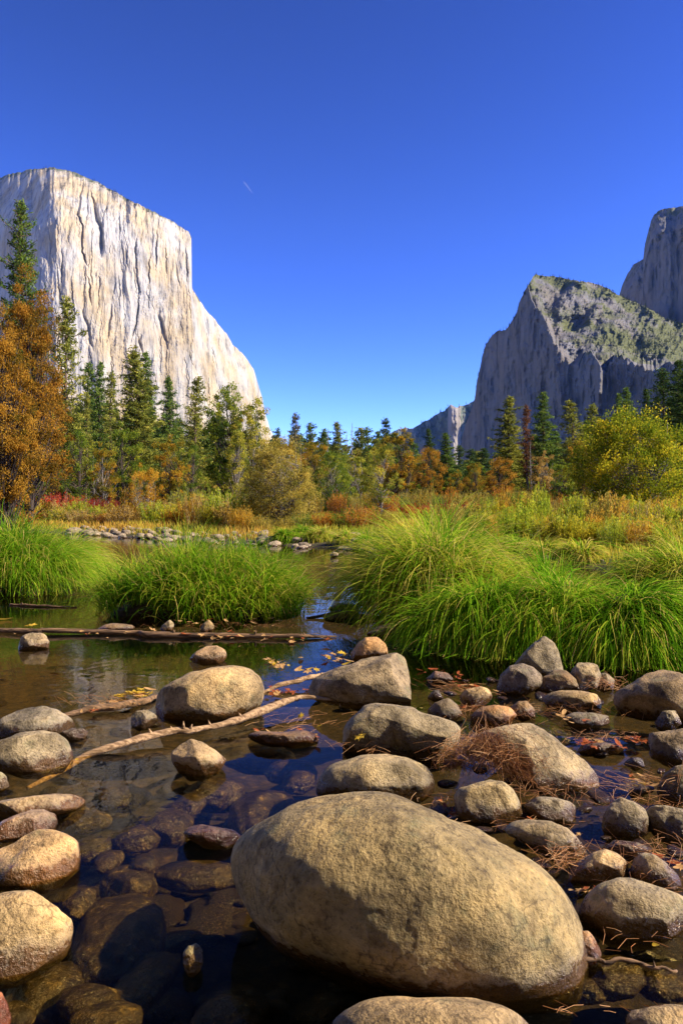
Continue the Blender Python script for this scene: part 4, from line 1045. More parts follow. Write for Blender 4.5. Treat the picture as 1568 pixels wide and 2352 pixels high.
for i, (px, Y, r, lab) in enumerate([(655, 27.5, 0.45, 'round little lime tussock on the gravel right of the willow'), (735, 27, 0.55, 'low green tussock on the gravel bar beyond the channel'), (700, 28.5, 0.4, 'small green tussock between the round lime one and the low one'),
        (800, 25.5, 0.6, 'green tussock on the far bank just left of the tall near sedge'), (845, 23.5, 0.6, 'green tussock on the far bank behind the tall near sedge'), (1245, 17.6, 0.5, 'upright green tussock on the right bank above the large bright one'),
        (1180, 18.6, 0.5, 'low green tussock at the shore of the right bank'), (1330, 16.6, 0.5, 'green tussock at the shore left of the dark hollow'), (1480, 14.5, 0.55, 'tan and green tussock at the shore right of the dark hollow'), (1560, 13.3, 0.6, 'yellow tussock at the shore by the right edge'),
        (1080, 20.5, 0.5, 'pale tussock at the far shore behind the flattened one'), (1010, 21.5, 0.5, 'pale green tussock at the far shore right of the tall sedge')]):
    X = (px - CX) / F * Y
    tussock(px, Y, r * 0.6, r * 0.6, 0.16, (0.35, 0.6), 1500, lab, 220 + i, yel=(0.1, 0.35)[i % 2], wid=0.010, zb=max(gz(X, Y) - 0.03, -0.03))

# ------------------------------------------------------------------ boulders
import bmesh
_ico = {}
def ico(sub):
    if sub not in _ico:
        bm = bmesh.new(); bmesh.ops.create_icosphere(bm, subdivisions=sub, radius=1)
        v = np.array([x.co[:] for x in bm.verts]); t = np.array([[y.index for y in f.verts] for f in bm.faces])
        bm.free(); _ico[sub] = (v, t)
    return _ico[sub]

REG = {'A': (0, 1378, 0.5), 'B': (784, 1378, 0.5), 'C': (0, 1780, 0.5), 'D': (784, 1780, 0.5), 'O': (0, 0, 1.0)}
ROCK_GROUP = 'boulders in the shallow river'
def rock(reg, pts, label, col=(0.40, 0.34, 0.25), thick=0.8, rough=1.0, facets=0, seed=None, sub=None, z=0.0, name='boulder', cat='rock', group=ROCK_GROUP, ext=1.35, sharp=0.0, holes=(), depth=None, q=2.3):
    ox, oy, s = REG[reg]
    p = np.array([(ox + a * s, oy + b * s) for a, b in pts], float)
    seed = seed if seed is not None else (int(p[:, 0].sum()) % 9973)
    rr = np.random.default_rng(seed)
    yb = p[:, 1].max()
    # area centroid
    x, y = p[:, 0], p[:, 1]; xn, yn = np.roll(x, -1), np.roll(y, -1)
    cr = x * yn - xn * y; A = cr.sum() / 2
    c = np.array([((x + xn) * cr).sum() / (6 * A), ((y + yn) * cr).sum() / (6 * A)])
    pe = p.copy(); low = pe[:, 1] > c[1]
    pe[low, 1] = c[1] + (pe[low, 1] - c[1]) * ext
    # frame across the line of sight to its centre
    Dv = np.array([(c[0] - CX) / F, 1.0, (CY - c[1]) / F]); f = Dv / np.linalg.norm(Dv)
    rt = np.cross(f, [0, 0, 1.0]); rt /= np.linalg.norm(rt); up = np.cross(rt, f)
    dirs = np.stack([(pe[:, 0] - CX) / F, np.ones(len(pe)), (CY - pe[:, 1]) / F], 1)
    k = (Dv @ f) / (dirs @ f)
    rel = dirs * k[:, None] - Dv
    P2 = np.stack([rel @ rt, rel @ up], 1)
    # radius as a function of angle
    n = 256
    th = np.arange(n) / n * 2 * math.pi
    R = np.zeros(n)
    Q = np.roll(P2, -1, 0)
    for i in range(n):
        d = np.array([math.cos(th[i]), math.sin(th[i])])
        e = Q - P2
        den = d[0] * e[:, 1] - d[1] * e[:, 0]
        den = np.where(np.abs(den) < 1e-12, 1e-12, den)
        t = (P2[:, 0] * e[:, 1] - P2[:, 1] * e[:, 0]) / den
        u = (P2[:, 0] * d[1] - P2[:, 1] * d[0]) / den
        ok = (t > 0) & (u >= -1e-6) & (u <= 1 + 1e-6)
        R[i] = t[ok].max() if ok.any() else np.nan
    R = np.where(np.isnan(R), np.nanmean(R), R)
    ks = int(5 if sharp else 11); ker = np.hanning(ks + 2)[1:-1]; ker /= ker.sum()
    R = np.convolve(np.concatenate([R[-ks:], R, R[:ks]]), ker, 'same')[ks:-ks]
    W = P2[:, 0].max() - P2[:, 0].min()
    wpx = p[:, 0].max() - p[:, 0].min()
    if sub is None: sub = 6 if wpx > 240 else 5 if wpx > 45 else 4 if wpx > 15 else 3
    v, t = ico(sub)
    ang = np.arctan2(v[:, 1], v[:, 0]) % (2 * math.pi)
    Rv = np.interp(ang, np.append(th, 2 * math.pi), np.append(R, R[0]))
    m = np.sqrt(v[:, 0] ** 2 + v[:, 1] ** 2); az = np.abs(v[:, 2])
    nrm = (m ** q + az ** q) ** (1 / q)
    m2, f2 = m / nrm, v[:, 2] / nrm
    th_ = thick * W / 2
    # blend the outline radius towards the mean at the front and back so the body stays round
    Rm = R.mean()
    bl = m ** 0.7
    Re = Rv * bl + (Rv * 0.6 + Rm * 0.4) * (1 - bl)
    loc = np.stack([np.cos(ang) * Re * m2, np.sin(ang) * Re * m2, f2 * th_], 1)
    # facets
    for fi in range(facets + (3 if wpx < 500 else 0)):
        d = rr.normal(size=3); d[2] = -abs(d[2]); d /= np.linalg.norm(d)
        h = (loc @ d); hm = h.max() * (rr.uniform(0.62, 0.85) if fi < facets else rr.uniform(0.80, 0.93))
        over = np.maximum(h - hm, 0)
        loc = loc - d[None, :] * (over * 0.9)[:, None]
    sz = W / 2
    pn = loc / sz
    nr = pn / (np.linalg.norm(pn, axis=1)[:, None] + 1e-9)
    disp = 0.050 * fbm(pn * 1.6 + seed, 3, seed) + 0.006 * fbm(pn * 6 + seed, 3, seed + 3) + 0.003 * ridged(pn * 14, 2, seed + 9)
    loc = loc + nr * (disp * sz * rough)[:, None]
    W3 = loc[:, :1] * rt + loc[:, 1:2] * up + loc[:, 2:] * f + Dv          # unit distance
    pyv = CY - W3[:, 2] / W3[:, 1] * F
    h = CAM_H - z
    front = (loc[:, 2] < 0.2 * th_)
    lo, hi = 0.3, 80.0
    for _ in range(40):
        k = math.sqrt(lo * hi)
        above = front & (W3[:, 2] * k > -h)
        g = pyv[above].max() if above.any() else -1
        if g > yb: lo = k
        else: hi = k
    k = math.sqrt(lo * hi) if depth is None else depth
    Wd = W3 * k
    cen = Dv * k
    me = np_mesh(name, Wd - cen, None, t, smooth=True)
    o = link(name, me, M_ROCK, None, (cen[0], cen[1], cen[2] + CAM_H))
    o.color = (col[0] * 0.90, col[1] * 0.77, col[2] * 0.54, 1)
    tag(o, label, cat, group)
    return o

TAN = (0.46, 0.37, 0.24); GREY = (0.34, 0.31, 0.25); PALE = (0.52, 0.41, 0.26); BROWN = (0.30, 0.21, 0.12); DARK = (0.16, 0.14, 0.11); PINK = (0.46, 0.36, 0.26); OLIVE = (0.36, 0.31, 0.19); ORANGE = (0.50, 0.30, 0.15)
BIG = [(550, 1985), (556, 1950), (572, 1920), (605, 1892), (650, 1868), (700, 1851), (760, 1839), (830, 1831), (890, 1833), (940, 1845), (1010, 1873), (1080, 1905), (1150, 1940), (1220, 1985), (1270, 2030), (1302, 2080), (1326, 2130),
       (1340, 2180), (1337, 2240), (1322, 2272), (1290, 2292), (1200, 2300), (1080, 2290), (960, 2270), (850, 2245), (740, 2215), (650, 2170), (595, 2110), (562, 2045)]
rock('O', BIG, 'largest boulder in the foreground, a long olive-tan granite egg', OLIVE, 0.85, 0.9, sub=7, ext=1.12, seed=11)
rock('D', [(-75, 1180), (-50, 1130), (10, 1085), (60, 1055), (130, 1027), (250, 1018), (430, 1017), (600, 1030), (720, 1052), (800, 1090), (870, 1150), (910, 1230), (900, 1330), (600, 1400), (200, 1400), (-40, 1300)], 'smooth tan boulder whose top just enters at the bottom edge of the view', TAN, 0.8, 0.7, ext=1.0)
rock('D', [(1300, 1140), (1312, 1100), (1340, 1070), (1400, 1049), (1500, 1046), (1600, 1062), (1650, 1250), (1500, 1320), (1340, 1300)], 'tan boulder top in the bottom right corner', TAN, 0.8)
rock('D', [(740, 240), (780, 212), (850, 203), (960, 212), (1040, 245), (1100, 305), (1133, 358), (1090, 382), (980, 372), (900, 340), (800, 292), (745, 268)], 'flat grey-tan stone just behind the right shoulder of the largest boulder', (0.42, 0.36, 0.25), 0.9)
rock('D', [(1010, 470), (1060, 420), (1110, 390), (1150, 355), (1210, 337), (1260, 360), (1320, 410), (1332, 450), (1290, 475), (1200, 478), (1110, 490), (1030, 490)], 'bright tan stone with a dark foot right of the largest boulder', PALE, 0.8, facets=2)
rock('D', [(1320, 440), (1340, 380), (1380, 358), (1430, 365), (1490, 400), (1540, 445), (1562, 490), (1535, 528), (1440, 510), (1340, 490)], 'brown-shaded stone behind the large grey one at the right edge', TAN, 0.8)
rock('D', [(1190, 340), (1250, 300), (1350, 308), (1430, 335), (1405, 372), (1330, 392), (1230, 378)], 'dull wet stone lying low behind the bright tan stone', BROWN, 0.8)
rock('D', [(1085, 640), (1120, 570), (1165, 520), (1205, 490), (1270, 475), (1330, 480), (1400, 505), (1480, 522), (1540, 545), (1590, 590), (1605, 660), (1545, 710), (1450, 748), (1330, 752), (1220, 738), (1130, 700)], 'large grey stone at the right edge with a white waterline along its foot', (0.38, 0.34, 0.26), 0.8, 0.9)
rock('D', [(1060, 760), (1085, 715), (1130, 712), (1165, 750), (1195, 812), (1182, 852), (1130, 872), (1075, 860)], 'orange-brown stone peeking out right of the largest boulder', ORANGE, 0.8)
# middle right
rock('B', [(-132, 400), (-118, 365), (-60, 325), (0, 305), (60, 290), (130, 262), (200, 241), (262, 237), (302, 257), (332, 310), (362, 372), (388, 440), (400, 482), (350, 497), (250, 487), (120, 482), (0, 472), (-80, 452), (-128, 425)], 'big hump-shaped grey boulder with a grooved right side, at centre', (0.36, 0.31, 0.24), 0.8, 1.4, 3, sharp=1)
rock('B', [(0, 650), (8, 590), (50, 538), (110, 487), (190, 473), (280, 486), (370, 516), (470, 541), (530, 560), (550, 592), (545, 622), (522, 655), (513, 700), (460, 727), (380, 728), (250, 708), (120, 703), (30, 720), (2, 695)], 'large blocky grey boulder right below the hump-shaped one', (0.34, 0.31, 0.25), 0.75, 1.3, 3, sharp=1)
rock('B', [(-128, 860), (-108, 808), (-60, 762), (0, 736), (90, 713), (200, 708), (300, 726), (380, 756), (415, 790), (428, 850), (400, 890), (330, 915), (200, 920), (60, 915), (-60, 900), (-118, 885)], 'flat olive-grey boulder directly behind the largest one', (0.38, 0.34, 0.25), 0.8, 0.9)
rock('B', [(590, 650), (640, 607), (710, 581), (800, 567), (860, 571), (920, 600), (990, 650), (1060, 690), (1130, 735), (1170, 780), (1182, 822), (1150, 862), (1080, 875), (980, 868), (900, 848), (840, 820), (740, 760), (640, 710)], 'long pale wedge-shaped boulder behind the pine needle heap', (0.44, 0.39, 0.30), 0.75, 0.9, 1)
rock('B', [(508, 900), (540, 862), (600, 840), (680, 823), (742, 832), (790, 870), (820, 922), (835, 980), (803, 1012), (720, 1025), (600, 1020), (525, 980)], 'round mottled boulder in front of the pine needle heap', (0.38, 0.34, 0.24), 0.85)
rock('B', [(835, 940), (880, 908), (980, 905), (1040, 925), (1090, 950), (1105, 985), (1050, 1018), (960, 1024), (870, 1000)], 'small wet stone with glints right of the round mottled boulder', GREY, 0.8, 1.3, 2)
rock('B', [(1190, 1000), (1230, 928), (1280, 908), (1340, 925), (1390, 960), (1410, 1005), (1405, 1060), (1330, 1084), (1240, 1076), (1196, 1045)], 'round grey stone with a glossy wet foot at the right', GREY, 0.85)
rock('B', [(1395, 975), (1420, 950), (1480, 942), (1560, 952), (1620, 970), (1620, 1090), (1500, 1105), (1420, 1065)], 'knobbly dark wet stone at the right edge beside the round grey one', (0.25, 0.24, 0.21), 0.8, 2.0, 2)
rock('B', [(1438, 870), (1480, 790), (1530, 760), (1600, 750), (1640, 820), (1620, 905), (1520, 925), (1455, 905)], 'dark olive stone at the right edge under crossed pine needles', (0.26, 0.23, 0.17), 0.85)
rock('B', [(1290, 752), (1330, 722), (1380, 727), (1392, 765), (1345, 778)], 'little dark stone barely breaking the water in the right pool', DARK, 0.9)
rock('B', [(1385, 650), (1398, 612), (1480, 600), (1600, 587), (1640, 680), (1600, 740), (1500, 742), (1410, 712)], 'flat brown slab with a jutting edge at the right side', (0.34, 0.28, 0.21), 0.8, 1.4, 3)
rock('B', [(1075, 695), (1110, 663), (1200, 652), (1280, 662), (1302, 692), (1210, 712), (1110, 710)], 'low wet stone carrying a heap of red-brown leaves', BROWN, 0.8)
rock('B', [(1235, 465), (1250, 420), (1320, 385), (1400, 345), (1470, 321), (1540, 330), (1640, 375), (1660, 560), (1560, 570), (1480, 530), (1380, 525), (1280, 505)], 'large smooth brown boulder at the right edge in front of the sedge', (0.36, 0.29, 0.21), 0.8, 0.9)
rock('B', [(1435, 560), (1470, 507), (1530, 500), (1558, 562), (1520, 588), (1450, 590)], 'small brown stone leaning on the large smooth brown boulder', GREY, 0.8, 1.3, 2)
rock('B', [(780, 300), (835, 240), (880, 195), (930, 160), (980, 200), (1003, 270), (1022, 325), (940, 345), (840, 330)], 'pointed grey stone rising into the drooping sedge', (0.30, 0.28, 0.24), 0.8, 1.0, 2, z=0.03)
rock('B', [(708, 400), (730, 342), (770, 306), (830, 293), (880, 305), (918, 340), (925, 380), (890, 412), (810, 432), (730, 427)], 'round purple-grey stone with a white speck on top', (0.31, 0.28, 0.27), 0.85, 0.7)
rock('B', [(885, 405), (920, 352), (970, 326), (1030, 326), (1080, 360), (1096, 412), (1000, 432), (900, 432)], 'reddish brown stone right of the purple-grey one', (0.27, 0.20, 0.14), 0.8)
rock('B', [(1045, 335), (1085, 291), (1130, 278), (1180, 302), (1190, 342), (1170, 402), (1120, 427), (1060, 420)], 'grey lumpy stone under the edge of the sedge', GREY, 0.8, 1.3, 3)
rock('B', [(1160, 380), (1190, 336), (1230, 330), (1258, 370), (1250, 402), (1200, 414), (1162, 402)], 'small grey stone right of the lumpy one by the sedge', GREY, 0.8, 1.0, 2)
rock('B', [(925, 450), (960, 425), (1000, 412), (1100, 418), (1170, 430), (1200, 465), (1190, 495), (1120, 512), (1020, 510), (940, 490)], 'flat stone with a bright top between the reddish and smooth brown ones', PALE, 0.8, 1.1, 2)
rock('B', [(535, 445), (570, 410), (640, 393), (685, 410), (692, 452), (650, 482), (580, 492), (542, 472)], 'pale angular stone left of the purple-grey one', PALE, 0.8, 1.2, 3)
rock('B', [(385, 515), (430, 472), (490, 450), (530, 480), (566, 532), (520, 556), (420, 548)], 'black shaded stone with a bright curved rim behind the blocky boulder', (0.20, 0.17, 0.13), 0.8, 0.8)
rock('B', [(585, 535), (640, 492), (700, 480), (770, 492), (805, 532), (790, 562), (700, 576), (610, 566)], 'rounded orange-brown stone with a shining wet foot', ORANGE, 0.8, 0.8)
rock('B', [(765, 500), (810, 468), (850, 465), (885, 500), (890, 532), (830, 547), (785, 530)], 'small brown stone touching the right of the rounded orange-brown one', BROWN, 0.8)
rock('B', [(1005, 540), (1060, 516), (1150, 515), (1220, 530), (1236, 562), (1150, 588), (1060, 584)], 'wet glinting stone with a yellow leaf by its foot', (0.28, 0.25, 0.2), 0.8, 1.5, 2)
rock('B', [(392, 450), (420, 413), (446, 415), (472, 452), (430, 463)], 'small dark stone right of the hump-shaped boulder', DARK, 0.9)
rock('B', [(385, 360), (430, 326), (490, 336), (522, 366), (470, 384), (408, 378)], 'small wet reddish stone behind the hump-shaped boulder', (0.36, 0.2, 0.14), 0.8)
rock('B', [(35, 250), (75, 195), (110, 171), (160, 170), (200, 200), (220, 240), (150, 262), (60, 275)], 'rounded orange stone poking up behind the hump-shaped boulder', (0.55, 0.36, 0.20), 0.8, 0.7)
rock('B', [(110, 155), (165, 120), (230, 105), (278, 117), (290, 150), (240, 178), (160, 180)], 'wet pale slab at the foot of the tall sedge', TAN, 0.8, 1.0, 2)
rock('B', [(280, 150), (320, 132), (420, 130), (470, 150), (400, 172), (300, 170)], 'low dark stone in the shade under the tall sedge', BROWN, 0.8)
rock('B', [(1488, 140), (1515, 105), (1560, 130), (1580, 190), (1540, 215), (1500, 195)], 'grey stone behind the right end of the sedge', GREY, 0.8, 1, 2, z=0.02)
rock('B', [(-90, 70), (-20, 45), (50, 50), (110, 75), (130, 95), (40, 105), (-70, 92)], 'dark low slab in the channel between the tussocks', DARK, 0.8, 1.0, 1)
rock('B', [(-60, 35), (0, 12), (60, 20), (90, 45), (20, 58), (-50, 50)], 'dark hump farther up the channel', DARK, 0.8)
# middle left
rock('A', [(84, 225), (92, 190), (106, 165), (150, 151), (205, 155), (232, 190), (224, 222), (150, 228)], 'small grey and tan stone in front of the floating log at the left', (0.46, 0.40, 0.32), 0.8, 1.3, 3)
rock('A', [(855, 262), (900, 235), (950, 212), (1000, 207), (1036, 230), (1045, 262), (1010, 288), (940, 293), (885, 280)], 'small bright pinkish stone in the left pool', (0.56, 0.42, 0.30), 0.8, 0.8, 1)
rock('A', [(702, 480), (716, 440), (745, 405), (800, 370), (870, 335), (960, 312), (1060, 303), (1130, 312), (1185, 345), (1214, 400), (1212, 445), (1180, 492), (1100, 532), (1000, 552), (870, 552), (760, 527), (708, 502)], 'big egg-shaped tan boulder in the left pool', (0.50, 0.41, 0.27), 0.8, 0.7)
rock('A', [(-30, 600), (0, 555), (25, 530), (80, 505), (190, 487), (260, 500), (310, 535), (345, 562), (352, 585), (300, 612), (200, 628), (80, 632), (-10, 625)], 'grey rough boulder at the left edge, the farther of a pair', (0.36, 0.34, 0.30), 0.8, 1.1, 1)
rock('A', [(275, 610), (330, 587), (385, 590), (410, 606), (390, 635), (330, 644), (290, 632)], 'low wet grey stone at the right foot of the rough pair', GREY, 0.8)
rock('A', [(-60, 700), (-30, 652), (30, 635), (100, 612), (200, 604), (270, 618), (310, 650), (332, 692), (335, 722), (290, 768), (200, 790), (110, 790), (20, 775), (-50, 745)], 'grey-tan boulder at the left edge, the nearer of a pair', (0.42, 0.38, 0.30), 0.8, 0.9)
rock('A', [(600, 550), (610, 525), (630, 510), (680, 505), (720, 530), (726, 556), (690, 582), (640, 588), (606, 575)], 'small dark blocky stone left of the egg-shaped boulder', (0.26, 0.24, 0.2), 0.8, 1.2, 3)
rock('A', [(788, 700), (825, 655), (875, 631), (930, 650), (1000, 695), (1062, 747), (1040, 770), (950, 800), (860, 805), (815, 780), (790, 735)], 'pyramid-shaped tan stone with a sharp ridge and black left side', (0.50, 0.40, 0.28), 0.9, 0.9, 0, sharp=1, q=1.25)
rock('A', [(-40, 850), (-10, 785), (10, 790), (32, 815), (45, 850), (20, 872), (-30, 875)], 'small greenish stone on the left edge', (0.36, 0.36, 0.24), 0.8)
rock('A', [(-60, 980), (-30, 932), (60, 912), (150, 900), (250, 893), (340, 895), (380, 905), (405, 922), (395, 945), (330, 968), (230, 990), (100, 1005), (-40, 1010)], 'long flat pale stone at the left edge', (0.50, 0.40, 0.27), 0.8, 0.9, 1)
rock('A', [(735, 130), (750, 105), (780, 90), (800, 110), (793, 138), (750, 142)], 'fist-sized grey stone on the log at the foot of the wide sedge', GREY, 0.8, 1, 2, z=0.02)
rock('A', [(920, 138), (932, 110), (960, 88), (985, 118), (978, 145), (935, 148)], 'fist-sized brown stone at the foot of the wide sedge', TAN, 0.8, 1, 2, z=0.02)
rock('A', [(430, 140), (480, 115), (540, 103), (600, 110), (628, 128), (570, 146), (470, 150)], 'thin wet slab under the left end of the wide sedge', BROWN, 0.8, 1, 1)
rock('A', [(1120, 625), (1180, 602), (1280, 606), (1390, 598), (1452, 620), (1465, 655), (1350, 672), (1200, 660)], 'flat rusty wet stone beside the driftwood branch', (0.20, 0.11, 0.055), 0.8, 0.8)
rock('C', [(-60, 270), (0, 215), (60, 188), (130, 165), (200, 160), (260, 180), (273, 215), (250, 255), (160, 280), (40, 292), (-50, 295)], 'small pinkish stone behind the orange-footed boulder', (0.48, 0.36, 0.28), 0.8)
rock('C', [(-60, 420), (-20, 340), (50, 318), (110, 278), (180, 245), (240, 250), (310, 270), (360, 300), (392, 345), (400, 375), (380, 410), (330, 450), (270, 492), (180, 508), (60, 505), (-50, 495)], 'bright tan boulder with an orange-red wet foot at the left edge', (0.56, 0.42, 0.26), 0.8, 1.0, 2)
rock('C', [(-90, 720), (-60, 600), (-15, 558), (60, 532), (140, 528), (200, 548), (270, 590), (320, 640), (341, 702), (333, 765), (290, 832), (200, 885), (80, 920), (-60, 925)], 'large tan boulder low at the left edge with glints along its foot', (0.52, 0.42, 0.27), 0.8, 0.8)
rock('C', [(-90, 1060), (-50, 1000), (0, 985), (38, 1040), (53, 1110), (40, 1165), (-60, 1180)], 'orange-red wet stone in the bottom left corner', (0.5, 0.17, 0.05), 0.8)
rock('C', [(835, 262), (870, 238), (930, 228), (1000, 240), (1080, 250), (1120, 290), (1060, 330), (940, 320), (860, 290)], 'dark red wet stone just breaking the water left of the largest boulder', (0.13, 0.045, 0.03), 0.8)
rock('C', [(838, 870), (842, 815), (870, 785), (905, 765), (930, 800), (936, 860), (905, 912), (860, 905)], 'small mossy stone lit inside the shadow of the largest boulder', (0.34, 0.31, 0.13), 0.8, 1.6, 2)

# stones under the water: outlines as ellipses (cx, cy, w, h, tilt), with their depth below the surface
def sunk(reg, cx, cy, w, h, top_z, label, seed, tilt=0.0, thick=0.6, fac=0):
    ox, oy, s = REG[reg]
    px, py = ox + cx * s, oy + cy * s
    Y = water_dist(py, top_z - 0.03)
    wm = w * s / F * Y / 2
    hm = h * s / (py - CY) * Y / 2
    v, t = ico(5 if w * s > 60 else 4)
    rr = np.random.default_rng(seed)
    loc = np.sign(v) * np.abs(v) ** 0.85
    loc = loc / np.linalg.norm(loc, axis=1)[:, None] ** 0.5
    for _ in range(fac + 2):
        d = rr.normal(size=3); d /= np.linalg.norm(d); hh = loc @ d; hm_ = hh.max() * rr.uniform(0.7, 0.9)
        loc = loc - d[None, :] * (np.maximum(hh - hm_, 0) * 0.9)[:, None]
    loc = loc * (1 + 0.10 * fbm(v * 1.5 + seed, 3, seed) + 0.02 * fbm(v * 7 + seed, 2, seed + 1))[:, None]
    zt = min(wm, hm) * thick
    loc = loc * np.array([wm, hm, zt])
    c, s_ = math.cos(tilt), math.sin(tilt)
    loc = np.stack([loc[:, 0] * c - loc[:, 1] * s_, loc[:, 0] * s_ + loc[:, 1] * c, loc[:, 2]], 1)
    o = link('river_stone', np_mesh('river_stone', loc, None, t, smooth=True), M_ROCK, None, ((px - CX) / F * Y, Y, top_z - zt))
    o.color = (0.3, 0.2, 0.12, 1)
    tag(o, label, 'stone', 'stones lying under the water')
SUNK = [
 ('C', 750, 205, 270, 110, -0.05, 'long oval brown stone under the water, far side of the small red wet one'),
 ('C', 868, 130, 140, 90, -0.06, 'oval stone under the water below the pyramid-shaped stone'),
 ('C', 615, 280, 230, 80, -0.06, 'brown stone under the water left of the dark red wet stone'),
 ('C', 500, 400, 120, 90, -0.07, 'dark stone under the water right of the orange-footed boulder'),
 ('C', 585, 480, 280, 120, -0.05, 'wide stone under the water at the far edge of the slab with pale scrapes'),
 ('C', 545, 700, 420, 400, -0.04, 'very large brown slab under the water with pale scrapes'),
 ('C', 360, 580, 170, 130, -0.04, 'red-brown pointed stone under the water between the two left boulders'),
 ('C', 215, 970, 330, 260, -0.06, 'large brown stone under the water below the large tan boulder'),
 ('C', 400, 1040, 280, 130, -0.04, 'orange-speckled stone under the water near the bottom edge'),
 ('C', 480, 1130, 360, 150, -0.05, 'broad brown stone under the water at the bottom edge'),
 ('C', 660, 940, 230, 320, -0.07, 'tall wedge of brown stone under the water beside the shadow'),
 ('C', 1040, 1110, 320, 170, -0.08, 'shaded stone under the water left of the bottom boulder'),
 ('C', 1210, 130, 330, 180, -0.07, 'broad dark stone under the water behind the largest boulder'),
 ('C', 1375, 15, 150, 70, -0.06, 'small lit stone under the water left of the flat olive-grey boulder'),
 ('C', 390, 205, 240, 60, -0.05, 'faint brown stone under the water right of the long flat pale one'),
 ('C', 665, 415, 120, 70, -0.03, 'small flat stone under the water with a bright rim'),
 ('C', 900, 445, 380, 90, -0.05, 'pale-spotted ledge under the water just beyond the big shadow'),
 ('C', 430, 330, 170, 90, -0.06, 'brown stone under the water beside the tan boulder with orange foot'),
 ('C', 60, 1120, 200, 110, -0.05, 'dim stone under the water in the lower left'),
 ('C', 1000, 50, 250, 80, -0.07, 'brown stone under the water right of the pyramid-shaped one'),
 ('A', 560, 880, 260, 70, -0.07, 'long dim stone under the water where the cliff is mirrored'),
 ('A', 1190, 700, 330, 60, -0.06, 'reddish flat stone under the water beyond the pyramid-shaped one'),
 ('A', 1340, 770, 240, 60, -0.06, 'dim stone under the water left of the blocky boulder'),
 ('A', 960, 860, 220, 70, -0.06, 'orange-brown stone under the water in front of the pyramid-shaped one'),
 ('A', 320, 980, 200, 60, -0.05, 'rusty stone under the water at the end of the long flat pale one'),
 ('D', 1245, 905, 290, 140, -0.03, 'orange mossy stone under the water below the peeking orange-brown one'),
 ('D', 1120, 1000, 200, 90, -0.06, 'dark stone under the water before the right foot of the largest boulder'),
 ('D', 1480, 960, 260, 120, -0.06, 'brown stone under the water in the lower right pool'),
 ('D', 1300, 200, 200, 90, -0.06, 'dim stone under the water between the round grey and flat grey-tan ones'),
 ('B', 950, 600, 260, 50, -0.06, 'olive stone under the water in the right pool'),
 ('B', 1290, 830, 240, 60, -0.05, 'pale olive stone under the water in the right pool by the needles'),
 ('B', 620, 590, 110, 40, -0.05, 'small olive stone under the water beside the blocky boulder'),
]
for i, (r, a, b, w, h, tz, lab) in enumerate(SUNK):
    sunk(r, a, b, w, h, tz, lab, 300 + i, tilt=rnd.uniform(-0.25, 0.25))

# loose small cobbles on the bed
COB = []
for s in range(5):
    v, t = ico(3); rr = np.random.default_rng(400 + s)
    loc = v * np.array([1, 0.75, 0.5]) * (1 + 0.16 * fbm(v * 1.4 + s * 7, 3, s + 50))[:, None]
    COB.append(np_mesh('cobble', loc, None, t, smooth=True))
for i in range(290):
    Y = rnd.uniform(1.7, 7.5) if i < 110 else rnd.uniform(1.7, 4.2); X = rnd.uniform(-0.46, 0.46 if i < 110 else 0.05) * Y
    o = link('river_cobble', COB[i % 5], M_ROCK); z = gz(X, Y); s = rnd.uniform(0.025, 0.105)
    o.location = (X, Y, min(z + s * 0.2, -0.02 - s * 0.5)); o.scale = (s, s, s * 0.8); o.rotation_euler = (rnd.uniform(-.3, .3), rnd.uniform(-.3, .3), rnd.uniform(0, 6.3)); o.color = (0.3, 0.2, 0.12, 1)
    tag(o, 'small brown cobble lying on the river bed under clear water', 'stone', 'cobbles on the river bed')
for i in range(70):
    py = rnd.uniform(1560, 2010); px = rnd.uniform(960, 1600); Y = water_dist(py); X = (px - CX) / F * Y; s = rnd.uniform(0.018, 0.05)
    o = link('wet_stone', COB[i % 5], M_ROCK); o.location = (X, Y, rnd.uniform(-0.3, 0.35) * s); o.scale = (s, s, s * 0.8); o.rotation_euler = (rnd.uniform(-.4, .4), rnd.uniform(-.4, .4), rnd.uniform(0, 6.3)); o.color = (0.26, 0.18, 0.10, 1)
    tag(o, 'very small wet brown stone half sunk in the gaps between the right-hand boulders', 'stone', 'small wet stones between the right-hand boulders')
# far gravel bar
for i in range(296):
    X = rnd.uniform(-14.5, 1.2) if i < 230 else rnd.uniform(1.2, 6.2)
    Yb = float(np.interp(X, BX, BY)); Y = Yb + rnd.uniform(-1.4, 2.6) * (1 if i < 230 else 0.6)
    s = (0.06 + 0.26 * rnd.uniform(0, 1) ** 2.2) * (1 if X < 1.2 else 0.7)
    if i < 4: s = (0.5, 0.34, 0.42, 0.3)[i]; X = (-13.2, -11.4, -12.2, -10.6)[i]; Y = float(np.interp(X, BX, BY)) - 0.4
    o = link('bank_stone', COB[i % 5], M_ROCK); o.location = (X, Y, max(gz(X, Y), -0.05) + s * 0.22 + 0.02); o.scale = (s, s, s)
    o.rotation_euler = (rnd.uniform(-.3, .3), rnd.uniform(-.3, .3), rnd.uniform(0, 6.3)); c = rnd.uniform(0.6, 1.05); o.color = (0.40 * c, 0.32 * c, 0.23 * c, 1)
    tag(o, ('large pale stone among the gravel at the far left shore' if i < 4 else 'pale fist-to-head-sized stone on the far gravel bar' if X < 1.2 else 'pale stone at the foot of the right bank'), 'stone', ('large stones at the far left shore' if i < 4 else 'stones of the far gravel bar' if X < 1.2 else 'stones at the foot of the right bank'))
o = rock('O', [(758, 1272), (766, 1267), (776, 1270), (778, 1276), (768, 1280), (759, 1278)], 'single small stone standing in the far open water', (0.45, 0.42, 0.38), 0.8)

